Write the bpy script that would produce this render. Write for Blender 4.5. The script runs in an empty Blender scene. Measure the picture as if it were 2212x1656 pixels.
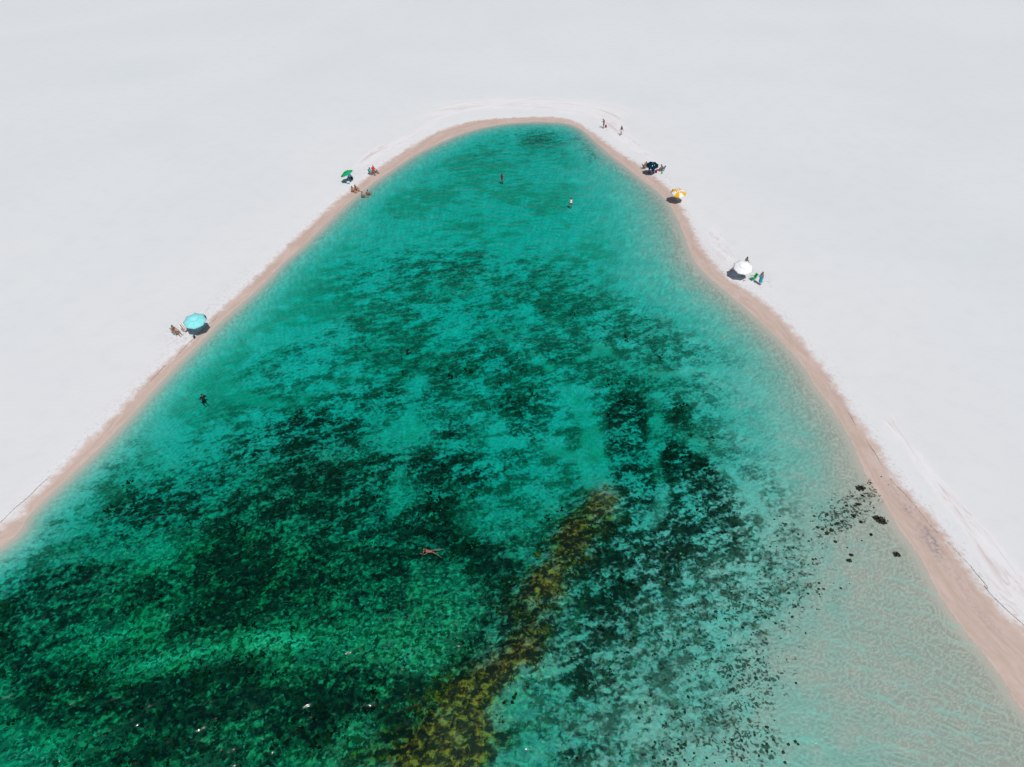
import bpy, math, random
import numpy as np
from mathutils import Vector, Matrix

R = math.radians
random.seed(7)
rng = np.random.default_rng(11)
scene = bpy.context.scene
col = scene.collection

# ------------------------------------------------------------------ camera
CAM_H, PITCH, F = 43.0, R(38.5), 1536.5       # metres, downward tilt, focal length in layout pixels (2212 wide)
CX, CY = 1106.0, 828.0
cam_data = bpy.data.cameras.new('camera')
cam = bpy.data.objects.new('camera', cam_data); col.objects.link(cam)
cam.location = (0, 0, CAM_H); cam.rotation_euler = (math.pi/2 - PITCH, 0, 0)
cam_data.sensor_width = 36; cam_data.lens = 36*F/2212
cam_data.clip_start = 1; cam_data.clip_end = 20000
scene.camera = cam

# ------------------------------------------------------------------ sky and sun
SUN_EL = R(59)
SHADOW = Vector((-0.36, 0.93)).normalized()    # ground direction in which shadows fall
sun_dir = Vector((-SHADOW.x*math.cos(SUN_EL), -SHADOW.y*math.cos(SUN_EL), math.sin(SUN_EL)))
world = bpy.data.worlds.new('World'); scene.world = world; world.use_nodes = True
wn = world.node_tree.nodes; wn.clear()
sky = wn.new('ShaderNodeTexSky'); sky.sky_type = 'NISHITA'; sky.sun_disc = False
sky.sun_elevation = SUN_EL; sky.sun_rotation = math.atan2(sun_dir.x, sun_dir.y)
bg = wn.new('ShaderNodeBackground'); bg.inputs['Strength'].default_value = 0.06
wo = wn.new('ShaderNodeOutputWorld')
world.node_tree.links.new(sky.outputs[0], bg.inputs[0]); world.node_tree.links.new(bg.outputs[0], wo.inputs[0])
sd_ = bpy.data.lights.new('sun', 'SUN'); sd_.energy = 3.6; sd_.angle = R(0.5); sd_.color = (1.0, 0.965, 0.93)
sun = bpy.data.objects.new('sun', sd_); col.objects.link(sun)
sun.rotation_euler = sun_dir.to_track_quat('Z', 'Y').to_euler()
scene.view_settings.view_transform = 'Standard'; scene.view_settings.look = 'None'
scene.view_settings.gamma = 1; scene.view_settings.exposure = 0.0
scene.view_settings.use_curve_mapping = False
scene.render.engine = 'CYCLES'
scene.cycles.transparent_max_bounces = 12
scene.cycles.max_bounces = 4; scene.cycles.diffuse_bounces = 2; scene.cycles.glossy_bounces = 2

# ------------------------------------------------------------------ layout helpers
sP, cP = math.sin(PITCH), math.cos(PITCH)
def gp(x, y, z=0.0):
    """photo position (2212-wide layout) -> world x, y on the level z"""
    u, v = (x-CX)/F, (y-CY)/F
    t = (CAM_H - z)/(sP + v*cP)
    return np.array([u*t, (cP - v*sP)*t])
def gps(pts): return np.array([gp(*p) for p in pts])
def catmull(P, n=6, closed=False):
    P = np.asarray(P, float); out = []
    N = len(P)
    for i in range(N if closed else N-1):
        if closed: a, b, c, d = P[(i-1) % N], P[i], P[(i+1) % N], P[(i+2) % N]
        else: a, b, c, d = P[max(i-1, 0)], P[i], P[i+1], P[min(i+2, N-1)]
        for k in range(n):
            t = k/n
            out.append(.5*((2*b) + (c-a)*t + (2*a-5*b+4*c-d)*t*t + (3*b-a-3*c+d)*t**3))
    if not closed: out.append(P[-1])
    return np.array(out)
_tab = rng.random((256, 256))
def vnoise(x, y):
    xi, yi = np.floor(x).astype(int), np.floor(y).astype(int)
    fx, fy = x-xi, y-yi
    fx, fy = fx*fx*(3-2*fx), fy*fy*(3-2*fy)
    a, b = _tab[xi & 255, yi & 255], _tab[(xi+1) & 255, yi & 255]
    c, d = _tab[xi & 255, (yi+1) & 255], _tab[(xi+1) & 255, (yi+1) & 255]
    return (a*(1-fx)+b*fx)*(1-fy) + (c*(1-fx)+d*fx)*fy
def fbm(x, y, o=4):
    s, a, t = 0, .5, 0
    for i in range(o):
        s = s + a*vnoise(x*2**i+17.3*i, y*2**i-9.1*i); t += a; a *= .5
    return s/t
def sstep(a, b, x):
    t = np.clip((x-a)/(b-a), 0, 1); return t*t*(3-2*t)

# ------------------------------------------------------------------ shoreline
SHORE_PX = [(0,1180),(60,1114),(114,1060),(209,971),(280,898),(347,824),(423,746),(478,692),(555,624),(613,565),(645,538),(690,495),(724,463),
 (766,425),(808,393),(860,357),(905,329),(971,298),(1026,279),(1081,268),(1136,263),(1191,263),(1228,267),(1257,279),(1283,301),
 (1316,331),(1349,356),(1386,386),(1411,404),(1441,433),(1464,470),(1480,511),(1500,560),(1528,592),(1569,628),(1621,673),(1673,721),
 (1708,757),(1742,798),(1760,830),(1792,872),(1818,912),(1844,957),(1869,1018),(1906,1075),(1941,1137),(1988,1200),(2026,1274),(2078,1352),(2130,1415),
 (2182,1488),(2212,1533)]
WET_PX = [(0,1135),(50,1086),(98,1041),(190,950),(256,882),(322,812),(405,738),(460,680),(530,616),(593,556),(620,528),(668,484),(705,450),
 (748,415),(787,385),(836,348),(886,316),(945,284),(1000,266),(1055,257),(1110,254),(1160,252),(1202,253),(1242,261),(1279,283),
 (1323,316),(1358,340),(1396,366),(1438,398),(1462,425),(1482,455),(1502,500),(1534,553),(1577,600),(1630,636),(1673,667),(1708,704),
 (1759,764),(1798,815),(1847,889),(1898,961),(1944,1036),(2007,1107),(2050,1158),(2093,1222),(2135,1278),(2212,1353)]
def close_poly(px, wl, wr):
    w = gps(px)
    l = [w[0] + np.array(o) for o in ((-60-wl, -75), (-36-wl*.6, -45), (-18-wl*.3, -22), (-7-wl*.1, -8.6))]
    r = [w[-1] + np.array(o) for o in ((3+wr*.1, -9), (9+wr*.3, -26), (18+wr*.6, -48), (30+wr, -80))]
    return catmull(np.vstack([l, w, r]), 5)
shore = close_poly(SHORE_PX, 0, 0); wetl = close_poly(WET_PX, 1, 1)
def sdist(poly, X, Y):
    """signed distance (+ outside) to the polygon closed behind the camera, and arc length of the nearest point"""
    n = len(X); D = np.full(n, 1e9); A = np.zeros(n); ins = np.zeros(n, bool)
    acc = 0; N = len(poly)
    for i in range(N):
        p, q = poly[i], poly[(i+1) % N]; e = q-p; L = math.hypot(*e)
        if L < 1e-6: continue
        if i < N-1:
            t = np.clip(((X-p[0])*e[0]+(Y-p[1])*e[1])/(L*L), 0, 1)
            d = np.hypot(X-p[0]-t*e[0], Y-p[1]-t*e[1]); m = d < D
            D = np.where(m, d, D); A = np.where(m, acc+t*L, A)
        c = ((p[1] > Y) != (q[1] > Y))
        if abs(e[1]) > 1e-9: ins ^= c & (X < p[0]+(Y-p[1])/e[1]*e[0])
        acc += L
    return np.where(ins, -D, D), A
def blobs(lst, X, Y):
    """soft ellipses given in layout pixels, laid on the ground"""
    out = np.zeros_like(X)
    for (x, y, rx, ry, rot, s) in lst:
        c = gp(x, y); a = R(rot)
        va = gp(x+rx*math.cos(a), y+rx*math.sin(a)) - c
        vb = gp(x-ry*math.sin(a), y+ry*math.cos(a)) - c
        M = np.linalg.inv(np.array([va, vb]).T)
        dx, dy = X-c[0], Y-c[1]
        r2 = (M[0,0]*dx+M[0,1]*dy)**2 + (M[1,0]*dx+M[1,1]*dy)**2
        out = out + s*np.exp(-r2*.9)
    return out
def strip(px, w, X, Y):
    """soft band along a polyline, half width w metres"""
    P = catmull(gps(px), 4); D = np.full(len(X), 1e9)
    for i in range(len(P)-1):
        p, e = P[i], P[i+1]-P[i]; L2 = e@e
        t = np.clip(((X-p[0])*e[0]+(Y-p[1])*e[1])/L2, 0, 1)
        D = np.minimum(D, np.hypot(X-p[0]-t*e[0], Y-p[1]-t*e[1]))
    return np.exp(-(D/w)**2)

WEED = [(1180,288,126,18,6,0.35), (1090,330,138,25,0,0.22), (1280,335,34,21,40,0.31), (1080,460,69,21,0,0.18), (1000,480,103,21,0,0.14), (850,590,138,37,-12,0.36), (980,560,126,30,0,0.29),
 (1130,610,126,44,0,0.32), (960,660,103,39,0,0.36), (1240,650,138,39,10,0.3), (1340,700,103,39,15,0.26), (780,700,138,46,-18,0.36), (620,770,126,39,-22,0.36), (1000,750,126,53,0,0.36),
 (1180,760,126,51,0,0.32), (1450,760,103,39,20,0.36), (700,830,184,57,-18,0.43), (890,840,92,57,0,0.4), (1360,900,66,90,-6,1.1), (1470,885,50,55,0,0.7), (1480,985,60,46,0,0.75),
 (1395,1000,55,60,30,0.84), (1120,870,80,44,0,0.57), (1130,945,60,40,0,0.53), (965,915,45,26,0,0.84), (700,905,150,44,-18,0.75), (560,945,120,36,-28,0.7), (840,990,120,52,-8,0.75),
 (1000,1000,100,52,0,0.79), (700,1050,80,52,0,0.84), (300,1080,95,42,-25,1.06), (420,1070,90,36,-20,0.88), (560,1100,110,52,-18,0.79), (770,1140,110,70,0,0.84), (900,1130,80,56,0,0.75),
 (680,1190,90,46,-10,0.75), (480,1200,120,44,-18,0.75), (130,1250,120,44,-15,0.97), (60,1345,80,54,-15,0.79), (450,1310,110,50,-15,0.88), (560,1250,90,46,-15,0.75), (1040,1180,70,54,0,0.66),
 (1090,1280,46,66,10,0.88), (1112,1350,56,80,15,1.1), (1030,1425,70,54,-30,0.88), (830,1290,90,38,0,0.66), (860,1480,90,44,0,0.53), (750,1495,90,54,-10,0.79), (200,1490,152,38,-8,0.62),
 (420,1490,96,42,-10,0.62), (600,1530,80,40,0,0.75), (60,1440,70,40,-8,0.44), (890,1560,60,60,30,0.88), (860,1630,60,40,0,0.7), (1250,1620,60,40,0,0.53), (250,1630,150,30,-10,0.53),
 (560,1640,80,30,0,0.53), (1260,1180,60,54,20,0.66), (1380,1130,90,54,20,0.53), (1520,1060,80,54,20,0.53), (1565,1140,80,46,25,0.44), (1440,1385,80,44,30,0.31), (1600,1350,90,50,30,0.25),
 (1660,1230,80,50,30,0.26), (1330,1490,60,44,0,0.26), (1460,1480,60,40,20,0.22), (1550,1560,60,40,20,0.22), (1285,980,22,110,6,-0.9), (1420,960,16,90,4,-0.5), (880,915,70,34,0,-0.7),
 (560,1375,80,36,-18,-0.9), (300,1345,70,26,-18,-0.7), (420,1265,70,24,-18,-0.4), (280,1440,80,22,-12,-0.7), (690,1375,70,36,-8,-0.6), (760,1575,50,50,0,-0.8), (880,1400,70,40,0,-0.5),
 (90,1600,70,24,-10,-0.6), (640,1110,36,30,0,-0.5), (870,1060,36,30,0,-0.3), (1010,1110,40,30,0,-0.4), (330,1190,50,24,-20,-0.6), (1200,960,40,60,0,-0.3), (1060,930,36,40,0,-0.4),
 (420,1400,70,22,-15,-0.4), (640,980,70,34,-25,0.6), (760,930,60,30,-20,0.5), (620,1180,50,34,-20,0.4), (850,1200,60,40,0,0.5), (960,1090,50,36,0,0.45), (1480,1060,50,40,30,0.5),
 (1540,1000,40,40,30,0.4), (1340,1220,50,46,0,0.45), (1300,1330,40,50,0,0.4), (1420,1200,50,40,20,0.35), (1350,1620,50,40,0,0.35), (1240,1430,36,60,0,0.35), (250,960,60,22,-40,0.25),
 (330,1250,50,24,-20,0.45), (700,1330,50,24,-10,0.35), (520,1420,50,22,-15,0.4), (90,1540,80,22,-10,0.4), (680,1590,40,30,0,0.4)]
WEEDBASE = [(600,1200,620,330,0,.54),(100,1330,200,130,-15,.25),(400,1560,600,220,0,.46),(1150,800,430,200,0,.40),(1350,1120,230,200,0,.36),(1260,1480,150,260,0,.34),(1420,1300,150,200,0,.22),(1000,560,350,70,0,.20),(1580,1120,150,150,0,.25),(1150,300,140,40,0,.1)]
VEINS = [([(1240,830),(1275,920),(1290,1000),(1330,1100)],.7,.6),([(1422,840),(1415,960),(1440,1060),(1400,1130)],.5,.6),([(1422,900),(1520,960),(1620,1060),(1665,1130)],.45,.4),
 ([(1290,740),(1420,800),(1560,790),(1650,850)],.55,.35),([(1150,740),(1245,860)],.5,.35),([(1060,690),(1180,780),(1300,745)],.5,.35),([(990,700),(900,800),(880,930)],.6,.4),
 ([(480,830),(620,860),(760,800),(900,800)],.6,.3),([(860,1000),(850,1100),(880,1200)],.5,.35),([(240,1180),(420,1160),(560,1150)],.4,.3),([(1290,1000),(1200,960),(1060,940)],.5,.4),
 ([(60,1410),(260,1350),(420,1290)],.45,.35),([(300,1420),(480,1380),(640,1370)],.5,.4),([(1100,300),(1095,450),(1085,620)],.6,.25)]
def weed_field(X, Y):
    w = blobs(WEEDBASE, X, Y)+.52*blobs(WEED, X, Y)
    for px, hw, st in VEINS: w = w-st*.8*strip(px, hw*1.25, X, Y)*(.2+1.5*fbm(X*.45+8, Y*.45, 3))
    return np.clip(w, 0, .74)
SPECK = [(1850,1100,46,44,40,1.0),(1790,1130,44,44,30,.7),(1890,1060,30,30,0,.6),(1700,1170,90,60,30,.5),(1600,1230,120,70,30,.5),(1480,1320,140,80,25,.45),(1640,1320,110,60,30,.5),
 (1560,1430,120,60,20,.5),(1640,1430,60,60,40,.4),(1520,1560,120,70,0,.55),(1620,1620,60,40,0,.5),(1420,1620,70,40,0,.4),(1360,1440,70,60,0,.3),(1750,1260,70,40,30,.35)]
ALGAE = [(450,1300,560,330,0,.9),(850,1350,300,280,0,.6),(700,1000,300,140,-20,.45),(150,1500,360,260,0,.5),(600,1550,500,180,0,.5),(1380,960,120,110,0,.3),(1180,1150,160,160,0,.35)]
OLIVE = [(1310,1070),(1262,1130),(1215,1200),(1165,1275),(1140,1340),(1120,1400),(1050,1450),(1000,1520),(975,1600),(950,1690)]
OLIVE2 = [(990,1560,100,80,-30,.75),(920,1635,140,60,0,.8),(1140,1385,34,46,0,.4),(1245,1150,34,40,30,.45),(1185,1255,44,46,30,.45),(1060,1440,50,36,-20,.4),(1300,1075,30,34,0,.4),(900,1500,60,40,0,.22)]
TROD = [(408,712,50,26,-30,.9),(385,728,30,14,0,.6),(752,384,26,12,-30,.9),(800,362,30,10,-30,.8),(1400,364,44,14,20,.9),(1440,385,30,10,40,.7),(1466,420,20,14,0,.7),(1600,590,46,26,25,1.0),(1650,610,26,12,35,.8),(1550,530,26,30,0,.5),
 (1303,272,22,8,0,.8),(1343,286,26,8,30,.8),(1325,262,60,14,20,.5),(520,600,60,12,-45,.4),(460,660,50,10,-45,.5),(340,780,60,8,-45,.4),(240,880,60,8,-45,.4),(1700,680,60,9,45,.35),(1800,790,60,9,50,.35)]
DISTURB = [(990,238,80,10,-12,.9),(1120,228,150,10,0,1.0),(1250,236,110,14,6,1.0),(1310,262,40,18,30,.9),(1350,300,40,16,40,.8),(880,300,70,9,-30,.9),(800,340,40,10,-38,1.),
 (1400,338,50,9,35,.6),(1545,515,20,34,-20,.8),(1570,560,22,26,0,.6),(1640,610,60,10,38,.4),(1925,925,34,22,60,.8),(1985,1000,60,14,55,.9),
 (2050,1080,60,18,50,1.0),(2120,1170,70,26,48,1.0),(2180,1260,70,34,48,1.0),(2225,1330,80,40,48,1.0)]
SMUDGE = [(1961,1101,14,8,50,.9),(2001,1153,26,12,55,1.0),(2022,1186,24,11,60,1.0),(1930,1060,30,8,55,.5),(2060,1240,40,8,50,.4),(2125,1330,50,8,48,.35)]
DEPTH = [  # layout x, y, depth far from shore, distance scale
 (100,1150,1.0,3.0),(350,850,.95,3.2),(620,600,.85,3.5),(850,400,.75,4.5),(1100,300,.8,5.0),(1300,360,.6,6.0),(1420,470,.6,11.0),(1480,600,.7,12),(1600,750,.75,12),
 (1750,950,.58,12),(1850,1150,.30,12),(1950,1300,.11,14),(1800,1450,.12,14),(1660,1500,.17,14),(1550,1550,.23,14),(2050,1500,.09,14),(1500,1250,.48,14),(1650,1250,.34,12),(1300,1400,.42,12),(1450,1450,.34,12),(1150,1000,.85,6),(1350,950,1.0,6),
 (1000,700,.85,6),(1200,550,.75,6),(900,1200,1.0,6),(500,1200,.95,5),(200,1400,.95,4),(600,1500,.72,6),(200,1620,.8,5),(1050,1500,.55,8),(800,1600,.52,8),(850,1400,.6,8)]

def fields(X, Y):
    d, arc = sdist(shore, X, Y); w, _ = sdist(wetl, X, Y)
    num = np.zeros_like(X); den = np.zeros_like(X); nl = np.zeros_like(X)
    for (x, y, dm, L) in DEPTH:
        c = gp(x, y); g = 1/((X-c[0])**2+(Y-c[1])**2+16)**1.5
        num += g*dm; nl += g*L; den += g
    dm, L = num/den, nl/den
    ol = (.80*strip(OLIVE, 1.75, X, Y)+blobs(OLIVE2, X, Y))*(.45+1.0*fbm(X*.5, Y*.5, 3))
    ins = np.maximum(-d, 0)
    dep = dm*(1-np.exp(-ins/L))*(ins/(ins+.7))
    lump = fbm(X*.16+3, Y*.16, 4)-.5
    dep = dep*(1+.55*lump*sstep(1, 6, ins)) + .05*(fbm(X*.9, Y*.9, 3)-.5)*sstep(.5, 3, ins)
    dep = dep*(1-.70*np.clip(ol, 0, 1)) 
    dep = np.where(d < 0, np.maximum(dep, .075*ins/(ins+1.2)), 0)
    out = np.maximum(d, 0)
    band = np.maximum(d-w, .3)
    up = .10*np.clip(out/band, 0, 1) + .035*sstep(-.1, .25, w) + .5*(1-np.exp(-np.maximum(w, 0)/22))
    up = up + sstep(1, 12, w)*.35*(fbm(X*.03, Y*.03, 4)-.5) + sstep(0, 2, w)*.05*(fbm(X*.35, Y*.2, 3)-.5)
    up = np.where(d >= 0, np.maximum(up, .004), 0)
    return dict(d=d, w=w, arc=arc, z=np.where(d < 0, -dep, up), olive=np.clip(ol, 0, 1), ins=ins)

# ------------------------------------------------------------------ ground grid
def axis(a, b, step, far0, far1):
    core = np.arange(a, b+step/2, step); lo, hi = [], []
    s, p = step, a
    while p > far0: s *= 1.35; p -= s; lo.append(p)
    s, p = step, b
    while p < far1: s *= 1.35; p += s; hi.append(p)
    return np.concatenate([lo[::-1], core, hi])
gx = axis(-52, 64, .29, -6000, 6000); gy = axis(12, 142, .29, -3000, 9000)
nx, ny = len(gx), len(gy)
GX, GY = np.meshgrid(gx, gy); GX, GY = GX.ravel(), GY.ravel()
FLD = fields(GX, GY)
GZ = FLD['z']
def height(x, y):
    i = int(np.clip(np.searchsorted(gx, x)-1, 0, nx-2)); j = int(np.clip(np.searchsorted(gy, y)-1, 0, ny-2))
    tx, ty = (x-gx[i])/(gx[i+1]-gx[i]), (y-gy[j])/(gy[j+1]-gy[j])
    z = GZ.reshape(ny, nx)
    return float((z[j, i]*(1-tx)+z[j, i+1]*tx)*(1-ty) + (z[j+1, i]*(1-tx)+z[j+1, i+1]*tx)*ty)
def at(x, y):
    """photo position in full-size pixels (3268 wide) -> point standing on the ground"""
    x, y = x/1.47740, y/1.47740
    z = 0
    for _ in range(6):
        p = gp(x, y, z); z = max(height(*p), 0)
    return Vector((p[0], p[1], height(*p)))
def at_h(x, y, h):
    """ground point under a thing seen at photo position x, y that is h metres above the ground"""
    x, y = x/1.47740, y/1.47740
    z = 0
    for _ in range(6):
        p = gp(x, y, z+h); z = max(height(*p), 0)
    return Vector((p[0], p[1], height(*p)))

# ------------------------------------------------------------------ material helpers
class NT:
    flat = False
    def __init__(s, name):
        s.m = bpy.data.materials.new(name); s.m.use_nodes = True
        s.t = s.m.node_tree; s.t.nodes.clear()
        s.out = s.t.nodes.new('ShaderNodeOutputMaterial')
    def n(s, typ, **kw):
        o = s.t.nodes.new(typ)
        for k, v in kw.items(): setattr(o, k, v)
        return o
    def l(s, a, b): s.t.links.new(a, b)
    def put(s, sock, v):
        if isinstance(v, bpy.types.NodeSocket): s.l(v, sock)
        elif isinstance(v, (tuple, list)) and len(v) == 3 and sock.type == 'RGBA': sock.default_value = (*v, 1)
        else: sock.default_value = v
    def math(s, op, a, b=0.0, c=None, clamp=False):
        o = s.n('ShaderNodeMath', operation=op); o.use_clamp = clamp
        s.put(o.inputs[0], a); s.put(o.inputs[1], b)
        if c is not None: s.put(o.inputs[2], c)
        return o.outputs[0]
    def mix(s, f, a, b):
        o = s.n('ShaderNodeMix', data_type='RGBA'); o.clamp_factor = True
        s.put(o.inputs[0], f); s.put(o.inputs[6], a); s.put(o.inputs[7], b)
        return o.outputs[2]
    def ss(s, v, a, b, lo=0.0, hi=1.0):
        o = s.n('ShaderNodeMapRange', interpolation_type='SMOOTHSTEP')
        s.put(o.inputs[0], v); s.put(o.inputs[1], a); s.put(o.inputs[2], b); s.put(o.inputs[3], lo); s.put(o.inputs[4], hi)
        return o.outputs[0]
    def attr(s, name): return s.n('ShaderNodeAttribute', attribute_name=name).outputs['Fac']
    def noise(s, vec, scale, detail=4.0, rough=.55, dist=0.0, color=False):
        o = s.n('ShaderNodeTexNoise', noise_dimensions='2D' if s.flat else '3D'); s.put(o.inputs['Vector'], vec)
        s.put(o.inputs['Scale'], scale); s.put(o.inputs['Detail'], detail); s.put(o.inputs['Roughness'], rough); s.put(o.inputs['Distortion'], dist)
        return o.outputs['Color' if color else 'Fac']
    def vmath(s, op, a, b=(0, 0, 0)):
        o = s.n('ShaderNodeVectorMath', operation=op); s.put(o.inputs[0], a)
        if op == 'SCALE': s.put(o.inputs['Scale'], b)
        else: s.put(o.inputs[1], b)
        return o.outputs[0]
    def comb(s, x, y, z=0.0):
        o = s.n('ShaderNodeCombineXYZ'); s.put(o.inputs[0], x); s.put(o.inputs[1], y); s.put(o.inputs[2], z); return o.outputs[0]
    def pos(s): return s.n('ShaderNodeNewGeometry').outputs['Position']

def principled(name, color, rough=.8, metal=0.0, var=.12, scale=6.0):
    t = NT(name); b = t.n('ShaderNodeBsdfPrincipled')
    nz = t.noise(t.n('ShaderNodeTexCoord').outputs['Object'], scale, 3)
    lo = tuple(c*(1-var) for c in color); hi = tuple(min(1, c*(1+var)) for c in color)
    t.l(t.mix(nz, lo, hi), b.inputs['Base Color'])
    b.inputs['Roughness'].default_value = rough; b.inputs['Metallic'].default_value = metal
    t.l(b.outputs[0], t.out.inputs[0]); return t.m
def cloth(name, color, thru=.1, tint=None):
    """parasol fabric: thin weave that lets a little tinted light through"""
    t = NT(name)
    nz = t.noise(t.n('ShaderNodeTexCoord').outputs['Object'], 9.0, 3)
    c = t.mix(nz, tuple(x*.9 for x in color), color)
    d = t.n('ShaderNodeBsdfDiffuse'); t.l(c, d.inputs[0])
    tl = t.n('ShaderNodeBsdfTranslucent'); t.l(c, tl.inputs[0])
    tr = t.n('ShaderNodeBsdfTransparent'); tr.inputs[0].default_value = (*(tint or [x**1.2 for x in color]), 1)
    m1 = t.n('ShaderNodeMixShader'); m1.inputs[0].default_value = .08; t.l(d.outputs[0], m1.inputs[1]); t.l(tl.outputs[0], m1.inputs[2])
    m2 = t.n('ShaderNodeMixShader'); m2.inputs[0].default_value = thru; t.l(m1.outputs[0], m2.inputs[1]); t.l(tr.outputs[0], m2.inputs[2])
    t.l(m2.outputs[0], t.out.inputs[0]); return t.m

# ------------------------------------------------------------------ sand and lagoon bed material
def ground_material():
    t = NT('sand_and_lagoon_bed'); t.flat = True
    P = t.pos(); d, w, arc = t.attr('shore_distance'), t.attr('wet_distance'), t.attr('shore_arc')
    weed, olive, algae, dist, speck = t.attr('weed'), t.attr('olive'), t.attr('algae'), t.attr('disturb'), t.attr('speck')
    n1 = t.attr('dune_tone'); n2 = t.noise(P, 1.6, 5, .6); n3 = t.noise(P, 9, 3, .6)
    # dry sand
    dry = t.mix(n1, (.590, .628, .632), (.672, .680, .674))
    dry = t.mix(t.ss(n3, .35, .7, 0, .35), dry, (.62, .638, .630))
    dry = t.mix(t.ss(w, 26, 2, 0, .45), dry, (.672, .664, .664))
    dry = t.mix(t.ss(t.noise(P, .45, 5, .65), .45, .72, 0, .30), dry, (.585, .605, .61))
    # shoreline marks: streaks that run along the shore
    sv = t.comb(t.math('MULTIPLY', arc, .20), t.math('MULTIPLY', w, 1.3))
    st = t.noise(sv, 1.0, 6, .68, .6)
    fine = t.noise(t.comb(t.math('MULTIPLY', arc, .7), t.math('MULTIPLY', w, 4.0)), 1.0, 4, .6)
    white = t.math('MULTIPLY', t.ss(dist, .12, .7), t.ss(fine, .3, .6, .4, 1))
    nearwet = t.math('MULTIPLY', t.ss(w, 2.4, .2), .3)
    dry = t.mix(t.math('MAXIMUM', white, nearwet), dry, (.715, .702, .70))
    pink = t.math('MULTIPLY', t.ss(dist, .2, .8), t.ss(t.math('ADD', st, t.math('MULTIPLY', t.math('SUBTRACT', fine, .5), .45)), .46, .80, 0, .70))
    dry = t.mix(pink, dry, (.50, .405, .37))
    trod = t.attr('trod')
    dry = t.mix(t.math('MULTIPLY', trod, t.ss(t.noise(P, 2.4, 3, .6), .50, .62, 0, .55)), dry, (.50, .47, .45))
    # trampled crumbs along the edge of the wet strip
    crumb = t.noise(P, 3.2, 4, .7)
    edge = t.math('MULTIPLY', t.ss(w, 1.3, .0), t.ss(crumb, .54, .66, 0, .5))
    dry = t.mix(edge, dry, (.47, .40, .375))
    # wet strip
    wetc = t.mix(t.ss(st, .35, .65), (.48, .365, .305), (.545, .43, .37))
    wetc = t.mix(t.ss(n2, .45, .75, 0, .25), wetc, (.42, .31, .26))
    wetc = t.mix(t.math('MULTIPLY', t.attr('smudge'), t.ss(crumb, .38, .62, .1, .8)), wetc, (.24, .20, .22))
    wj = t.math('ADD', w, t.math('MULTIPLY', t.math('SUBTRACT', t.noise(P, .9, 5, .7), .5), 1.9))
    wm = t.ss(wj, .25, -.85)
    land = t.mix(wm, dry, wetc)
    # bed of the lagoon
    warp = t.vmath('SCALE', t.vmath('SUBTRACT', t.noise(P, 1.7, 2, .5, 0, True), (.5, .5, .5)), .42)
    Q = t.vmath('ADD', P, warp)
    rot = t.n('ShaderNodeVectorRotate', rotation_type='Z_AXIS'); t.l(Q, rot.inputs['Vector']); rot.inputs['Angle'].default_value = R(-24)
    S = t.vmath('MULTIPLY', rot.outputs[0], (.72, 1.22, 1))
    def c0(v, g): return t.math('MULTIPLY', t.math('SUBTRACT', v, .5), g)
    c2g = t.ss(t.noise(Q, 2.1, 3, .6), .30, .70); c3g = t.ss(t.noise(t.vmath('ADD', Q, (31, 7, 0)), 4.6, 2, .6), .30, .70)
    c2r = t.ss(t.noise(t.vmath('ADD', Q, (-17, 53, 0)), 2.4, 2, .5), .30, .70); c3r = t.ss(t.noise(t.vmath('ADD', Q, (5, -41, 0)), 5.2, 2, .5), .28, .72)
    na = t.noise(S, .55, 3, .55); nb = t.noise(S, 1.5, 3, .6); nc = t.noise(Q, 3.6, 2, .55)
    big = t.attr('patch_tone')
    sand = t.mix(n2, (.53, .51, .44), (.66, .62, .54))
    sand = t.mix(t.ss(c3g, .2, .8, 0, .40), sand, (.40, .40, .33))
    sz = t.n('ShaderNodeSeparateXYZ'); t.l(P, sz.inputs[0]); zz = sz.outputs[2]
    sand = t.mix(t.ss(zz, -.24, -.04, 0, .75), sand, (.50, .435, .37))
    sand = t.mix(t.math('MULTIPLY', t.ss(zz, -.30, -.55), t.ss(t.math('ADD', big, c0(na, .8)), .38, .64, 0, .66)), sand, (.20, .31, .18))
    alg = t.mix(t.ss(t.math('ADD', c2g, c0(nb, 1.2)), .1, .9), (.025, .075, .022), (.27, .37, .15))
    alg = t.mix(t.ss(t.math('ADD', t.math('ADD', c3g, c0(nb, 1.5)), c0(na, 1.5)), .60, 1.0, 0, .95), alg, (.58, .60, .36))
    bed = t.mix(t.math('MULTIPLY', algae, t.math('ADD', .65, t.math('MULTIPLY', big, .7)), clamp=True), sand, alg)
    # weed cover: soft clumps, the denser the higher the weed value
    k = t.math('ADD', t.math('ADD', c0(na, 2.5), c0(nb, 3.0)), t.math('ADD', c0(nc, 1.9), c0(c2r, .30)))
    k = t.math('ADD', k, t.math('ADD', c0(big, 1.5), t.math('SUBTRACT', weed, .50)))
    wc = t.math('MULTIPLY', t.math('MULTIPLY', t.ss(k, -.68, .58), t.ss(weed, .06, .28)), t.ss(weed, .3, .75, .74, 1.0))
    wcol = t.mix(t.ss(t.math('ADD', c2g, c0(nb, 1.4)), .35, .95), (.0015, .005, .002), (.042, .090, .032))
    wcol = t.mix(t.ss(na, .55, .7, 0, .5), wcol, (.036, .030, .010))
    bed = t.mix(t.math('MULTIPLY', wc, .97), bed, wcol)
    # yellow-brown weed on the shallow bar
    oc = t.mix(t.ss(c2g, .2, .8), (.09, .05, .003), (.38, .21, .008))
    oc = t.mix(t.ss(t.math('ADD', nb, c0(nc, .6)), .36, .60, 0, .97), oc, (.010, .010, .003))
    om = t.ss(t.math('ADD', olive, t.math('ADD', c0(big, 1.2), t.math('ADD', c0(na, 1.5), c0(nb, 1.3)))), .08, .92, 0, .92)
    om = t.math('MULTIPLY', om, t.ss(olive, .02, .22))
    bed = t.mix(om, bed, oc)
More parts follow.
